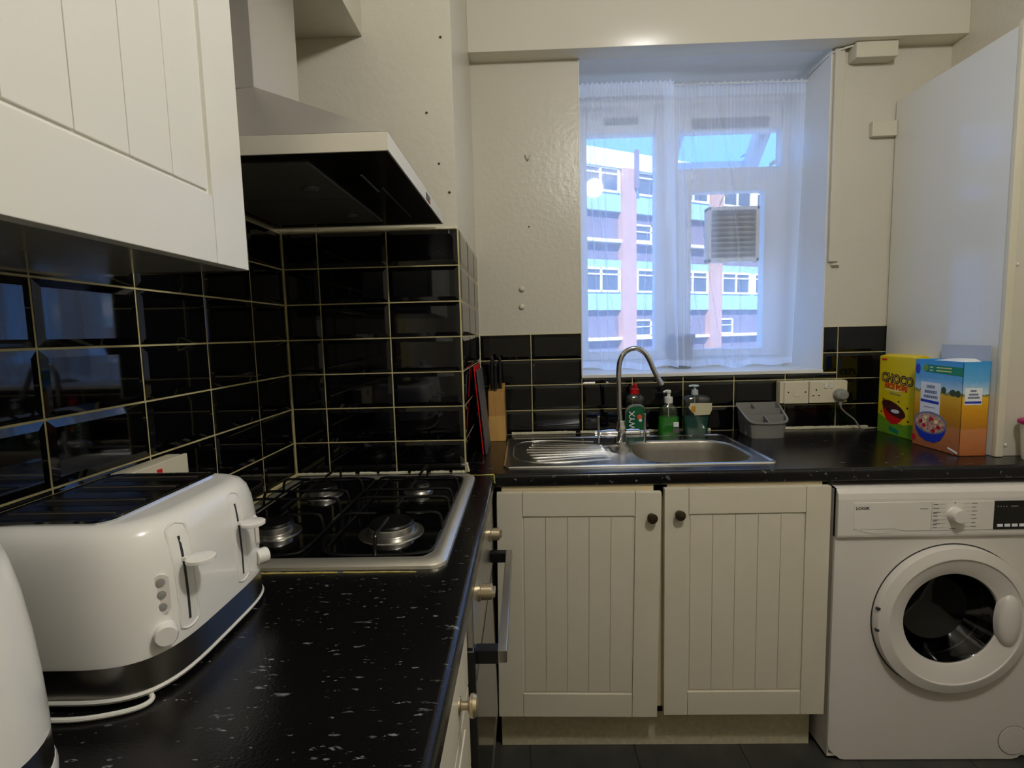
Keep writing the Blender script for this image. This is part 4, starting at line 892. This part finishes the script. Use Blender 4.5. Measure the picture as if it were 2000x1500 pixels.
# ------------------------------------------------------------------ kettle
kt = thing('kettle', (-.524, .402, .9), 'white kettle with chrome band at the bottom left, partly out of the frame', 'kettle')
kx, ky = -.524, .402
part('base', MB().lathe([(.080, .9003), (.084, .903), (.0845, .915), (.083, .921)], (kx, ky, 0), 'Z', 48), 'toast_w', kt)
part('band', MB().lathe([(.0825, .9212), (.0815, .952)], (kx, ky, 0), 'Z', 48, False), 'toast_band', kt)
part('body', MB().lathe([(.082, .9522), (.0815, .975), (.080, 1.01), (.077, 1.05), (.0725, 1.09), (.067, 1.12), (.0615, 1.14), (.054, 1.155), (.045, 1.163), (.03, 1.168), (.001, 1.17)], (kx, ky, 0), 'Z', 48), 'toast_w', kt)
part('lid_knob', MB().lathe([(.012, 1.169), (.011, 1.178), (.014, 1.186), (.010, 1.191), (.001, 1.192)], (kx, ky, 0), 'Z', 20), 'toast_w', kt)
part('handle', MB().tube([(kx-.05, ky-.01, 1.15), (kx-.09, ky-.015, 1.155), (kx-.118, ky-.02, 1.12), (kx-.122, ky-.02, 1.05), (kx-.11, ky-.02, .985), (kx-.075, ky-.015, .965)], .011, 12), 'toast_w', kt)
part('spout', MB().loft([[(kx+.03-.018, ky-.058, 1.11), (kx+.03+.016, ky-.052, 1.11), (kx+.03, ky-.065, 1.085)], [(kx+.045-.016, ky-.092, 1.145), (kx+.045+.012, ky-.088, 1.145), (kx+.042, ky-.090, 1.128)]]), 'toast_w', kt)

# ------------------------------------------------------------------ things in the window recess
fan = thing('window_fan', (.925, 2.39, 1.72), 'square white extractor fan with louvres set in the right window pane', 'fan')
fx0, fx1, fz0, fz1 = .812, 1.036, 1.602, 1.838
f = MB(); f.box(fx0, fx0+.016, 2.352, 2.405, fz0, fz1, .003); f.box(fx1-.016, fx1, 2.352, 2.405, fz0, fz1, .003); f.box(fx0, fx1, 2.352, 2.405, fz0, fz0+.016, .003); f.box(fx0, fx1, 2.352, 2.405, fz1-.016, fz1, .003); f.box(fx0+.005, fx1-.005, 2.395, 2.407, fz0+.005, fz1-.005)
part('housing', f, 'pvc', fan)
sl = MB().box(-.096, .096, -.012, .012, -.0015, .0015, .0008); sl.bm.transform(Matrix.Rotation(math.radians(-28), 4, 'X')); me = sl.mesh('louvre'); me.materials.append(M['vent'])
for i in range(9):
    o = bpy.data.objects.new('louvre', me); o.parent = fan; o.location = Vector(((fx0+fx1)/2, 2.366, fz0+.03+i*.022))-fan.location; COL.objects.link(o)
part('pull_cord', MB().tube([(.86, 2.352, 1.84), (.875, 2.345, 1.88), (.92, 2.35, 1.93), (1.0, 2.37, 1.97), (1.08, 2.39, 1.985)], .0022, 6), 'white_pl', fan)
pt = solo('plant_pot', MB().lathe([(.036, 1.1395), (.038, 1.142), (.052, 1.27), (.056, 1.272), (.056, 1.290), (.052, 1.290), (.049, 1.27), (.001, 1.265)], (.702, 2.350, 0), 'Z', 28), 'grey_b' if False else 'vent', (.702, 2.338, 1.14), 'plain tapered pot standing on the window sill behind the net curtain', 'pot')
part('curtain_rail', MB().tube([(WX0+.002, 2.262, 2.312), (WX1-.006, 2.262, 2.305)], .0025, 8, False), 'pvc', win)
def curtain(x0t, x1t, x0b, x1b, ph, nf, amp, seed, lab, YB, folds):
    rnd = random.Random(seed); NX, NZ = 320, 44; rows = []
    offs = [rnd.uniform(0, 6.28) for _ in range(6)]
    for j in range(NZ+1):
        t = j/NZ; z = 2.318-(2.318-1.150)*t; row = []
        for i in range(NX+1):
            s = i/NX
            x = (x0t+(x1t-x0t)*s)*(1-t**1.3)+(x0b+(x1b-x0b)*s)*t**1.3
            fw = math.exp(-t*9)
            warp = s+.035*math.sin(3.1*s*PI+offs[0])+.012*t*math.sin(7*s+offs[1]+2*t)
            y_ = YB + amp*(.5+.5*t)*math.sin(2*PI*nf*warp+ph)*(.6+.4*math.sin(5*s+offs[2])) + .002*fw*math.sin(2*PI*nf*6*s)
            y_ += .002*math.sin(9*t+7*s+offs[4])*t
            for c0, c1, c2, w_ in folds:
                xc = c0+(c1-c0)*t+c2*math.sin(PI*t); y_ += .012*math.exp(-((x-xc)/w_)**2)*min(1, t*6)*(1-max(0, t-.85)*4)
            zz_ = z + (.006*math.sin(2*PI*nf*s*.5+offs[5])+.004*math.sin(9*s) if t > .9 else 0) + (.004*math.sin(2*PI*nf*4*s) if t < .03 else 0)
            row.append((x, y_, zz_))
        rows.append(row)
    c = solo('net_curtain', MB().loft(rows, False, False, False), 'net', ((x0t+x1t)/2, 2.262, 1.15), lab, 'curtain', 'pair of sheer net curtains', ang=180)
    hem = []
    for r_ in (rows[-1], rows[-2]): hem.append([(p[0], p[1]-.0008, p[2]) for p in r_])
    part('hem', MB().loft(hem, False, False, False), 'net', c, ang=180)
    hd = [[(p[0], p[1]-.001, p[2]) for p in rows[k]] for k in (0, 1, 2)]
    part('heading', MB().loft(hd, False, False, False), 'net', c, ang=180)
curtain(.236, .63, .240, .655, .3, 5, .007, 3, 'left panel of sheer white net curtain covering the tall fixed pane', 2.244, [(.285, .33, -.01, .0022), (.30, .43, -.03, .0022), (.345, .36, .0, .0018), (.56, .50, .0, .004)])
curtain(.60, 1.176, .66, 1.150, 1.2, 6, .007, 8, 'right panel of sheer white net curtain hanging in front of the fan', 2.276, [(.68, .79, -.03, .003), (.72, .72, .0, .0018), (.70, .87, -.02, .002), (.80, .92, .05, .002), (.66, .69, .02, .006)])

# ------------------------------------------------------------------ building across the street
struct('ground', MB().box(-60, 90, 6, 110, -7.1, -7.0), 'street', label='grey street surface far below the window')
ca, sa = math.cos(math.radians(28)), math.sin(math.radians(28))
BX = basis((3.5, 28, 0), (ca, sa, 0), (0, 0, 1), (sa, -ca, 0))   # u along facade, v up, w outwards to us
M['b_white'] = mat('white_cladding', (236, 234, 230), .6, var=.05, vscale=.4); M['b_brick'] = mat('red_brick_pier', (186, 146, 134), .8, var=.1, vscale=2); M['b_blue'] = mat('pale_blue_panel', (150, 190, 204), .6)
M['b_dark'] = mat('purple_brick', (118, 112, 132), .8, var=.15, vscale=1); M['b_pane'] = mat('far_window_glass', (70, 84, 100), .08, spec=.8)
bl = thing('apartment_block', tuple(BX @ Vector((8, 0, 0))), 'flat-roofed apartment block across the street with brick piers and blue panels', 'building')
part('main_wall', MB(BX).box(-16, 44, -7, 10.75, -9, -.35), 'b_dark', bl)
part('parapet', MB(BX).box(-16, 44, 9.9, 10.80, -.35, .05, .02), 'b_white', bl)
for zz0 in (8.65, 3.40, -1.85):
    part('window_band', MB(BX).box(-16, 44, zz0, zz0+1.25, -.35, -.10), 'b_white', bl)
    part('blue_panel', MB(BX).box(-16, 44, zz0-.98, zz0, -.35, -.08), 'b_blue', bl)
    part('balcony_rail', MB(BX).box(-16, 44, zz0-2.62, zz0-2.45, -.35, .02), 'b_white', bl)
    part('light_band', MB(BX).box(-16, 44, zz0-4.0, zz0-3.55, -.35, -.08), 'b_blue', bl)
for u in (-11.04, -4.45, 2.14, 8.75, 15.3, 21.9, 28.5, 35.1): part('brick_pier', MB(BX).box(u, u+.93, -7, 9.95, -.35, .12, .02), 'b_brick', bl)
fr = MB(); ww = 2.5
fr.box(0, ww, 0, .12, 0, .1); fr.box(0, ww, 1.2, 1.32, 0, .1); fr.box(0, .12, 0, 1.32, 0, .1); fr.box(ww-.12, ww, 0, 1.32, 0, .1); fr.box(ww/2-.06, ww/2+.06, 0, 1.32, 0, .1); fr.box(0, ww, .92, 1.0, 0, .1)
FM = fr.mesh('window'); FM.materials.append(M['b_white'])
PM = MB().box(.1, ww-.1, .1, 1.22, .02, .04).mesh('pane'); PM.materials.append(M['b_pane'])
fr = MB(); fr.box(0, 1.3, 0, .09, 0, .1); fr.box(0, 1.3, .85, .95, 0, .1); fr.box(0, .1, 0, .95, 0, .1); fr.box(1.2, 1.3, 0, .95, 0, .1); fr.box(0, 1.3, .5, .57, 0, .1)
FS = fr.mesh('window'); FS.materials.append(M['b_white'])
PS = MB().box(.08, 1.22, .08, .87, .02, .04).mesh('pane'); PS.materials.append(M['b_pane'])
Li = Matrix.Translation(-bl.location)
for u in (-11.04, -4.45, 2.14, 8.75, 15.3, 21.9):
    for zz0 in (8.65, 3.40):
        for du_, fm, pm_, dz in ((-2.6, FM, PM, 0), (1.06, FM, PM, 0), (1.03, FS, PS, -2.42)):
            o = bpy.data.objects.new('window', fm); o.parent = bl; o.matrix_basis = Li @ BX @ Matrix.Translation((u+du_, zz0+dz-.03, -.12 if dz == 0 else -.34)); COL.objects.link(o)
            q = bpy.data.objects.new('pane', pm_); q.parent = o; COL.objects.link(q)
part('rooftop_pipe', MB(BX).box(2.9, 3.1, 8.9, 10.9, .12, .3), 'b_dark', bl)
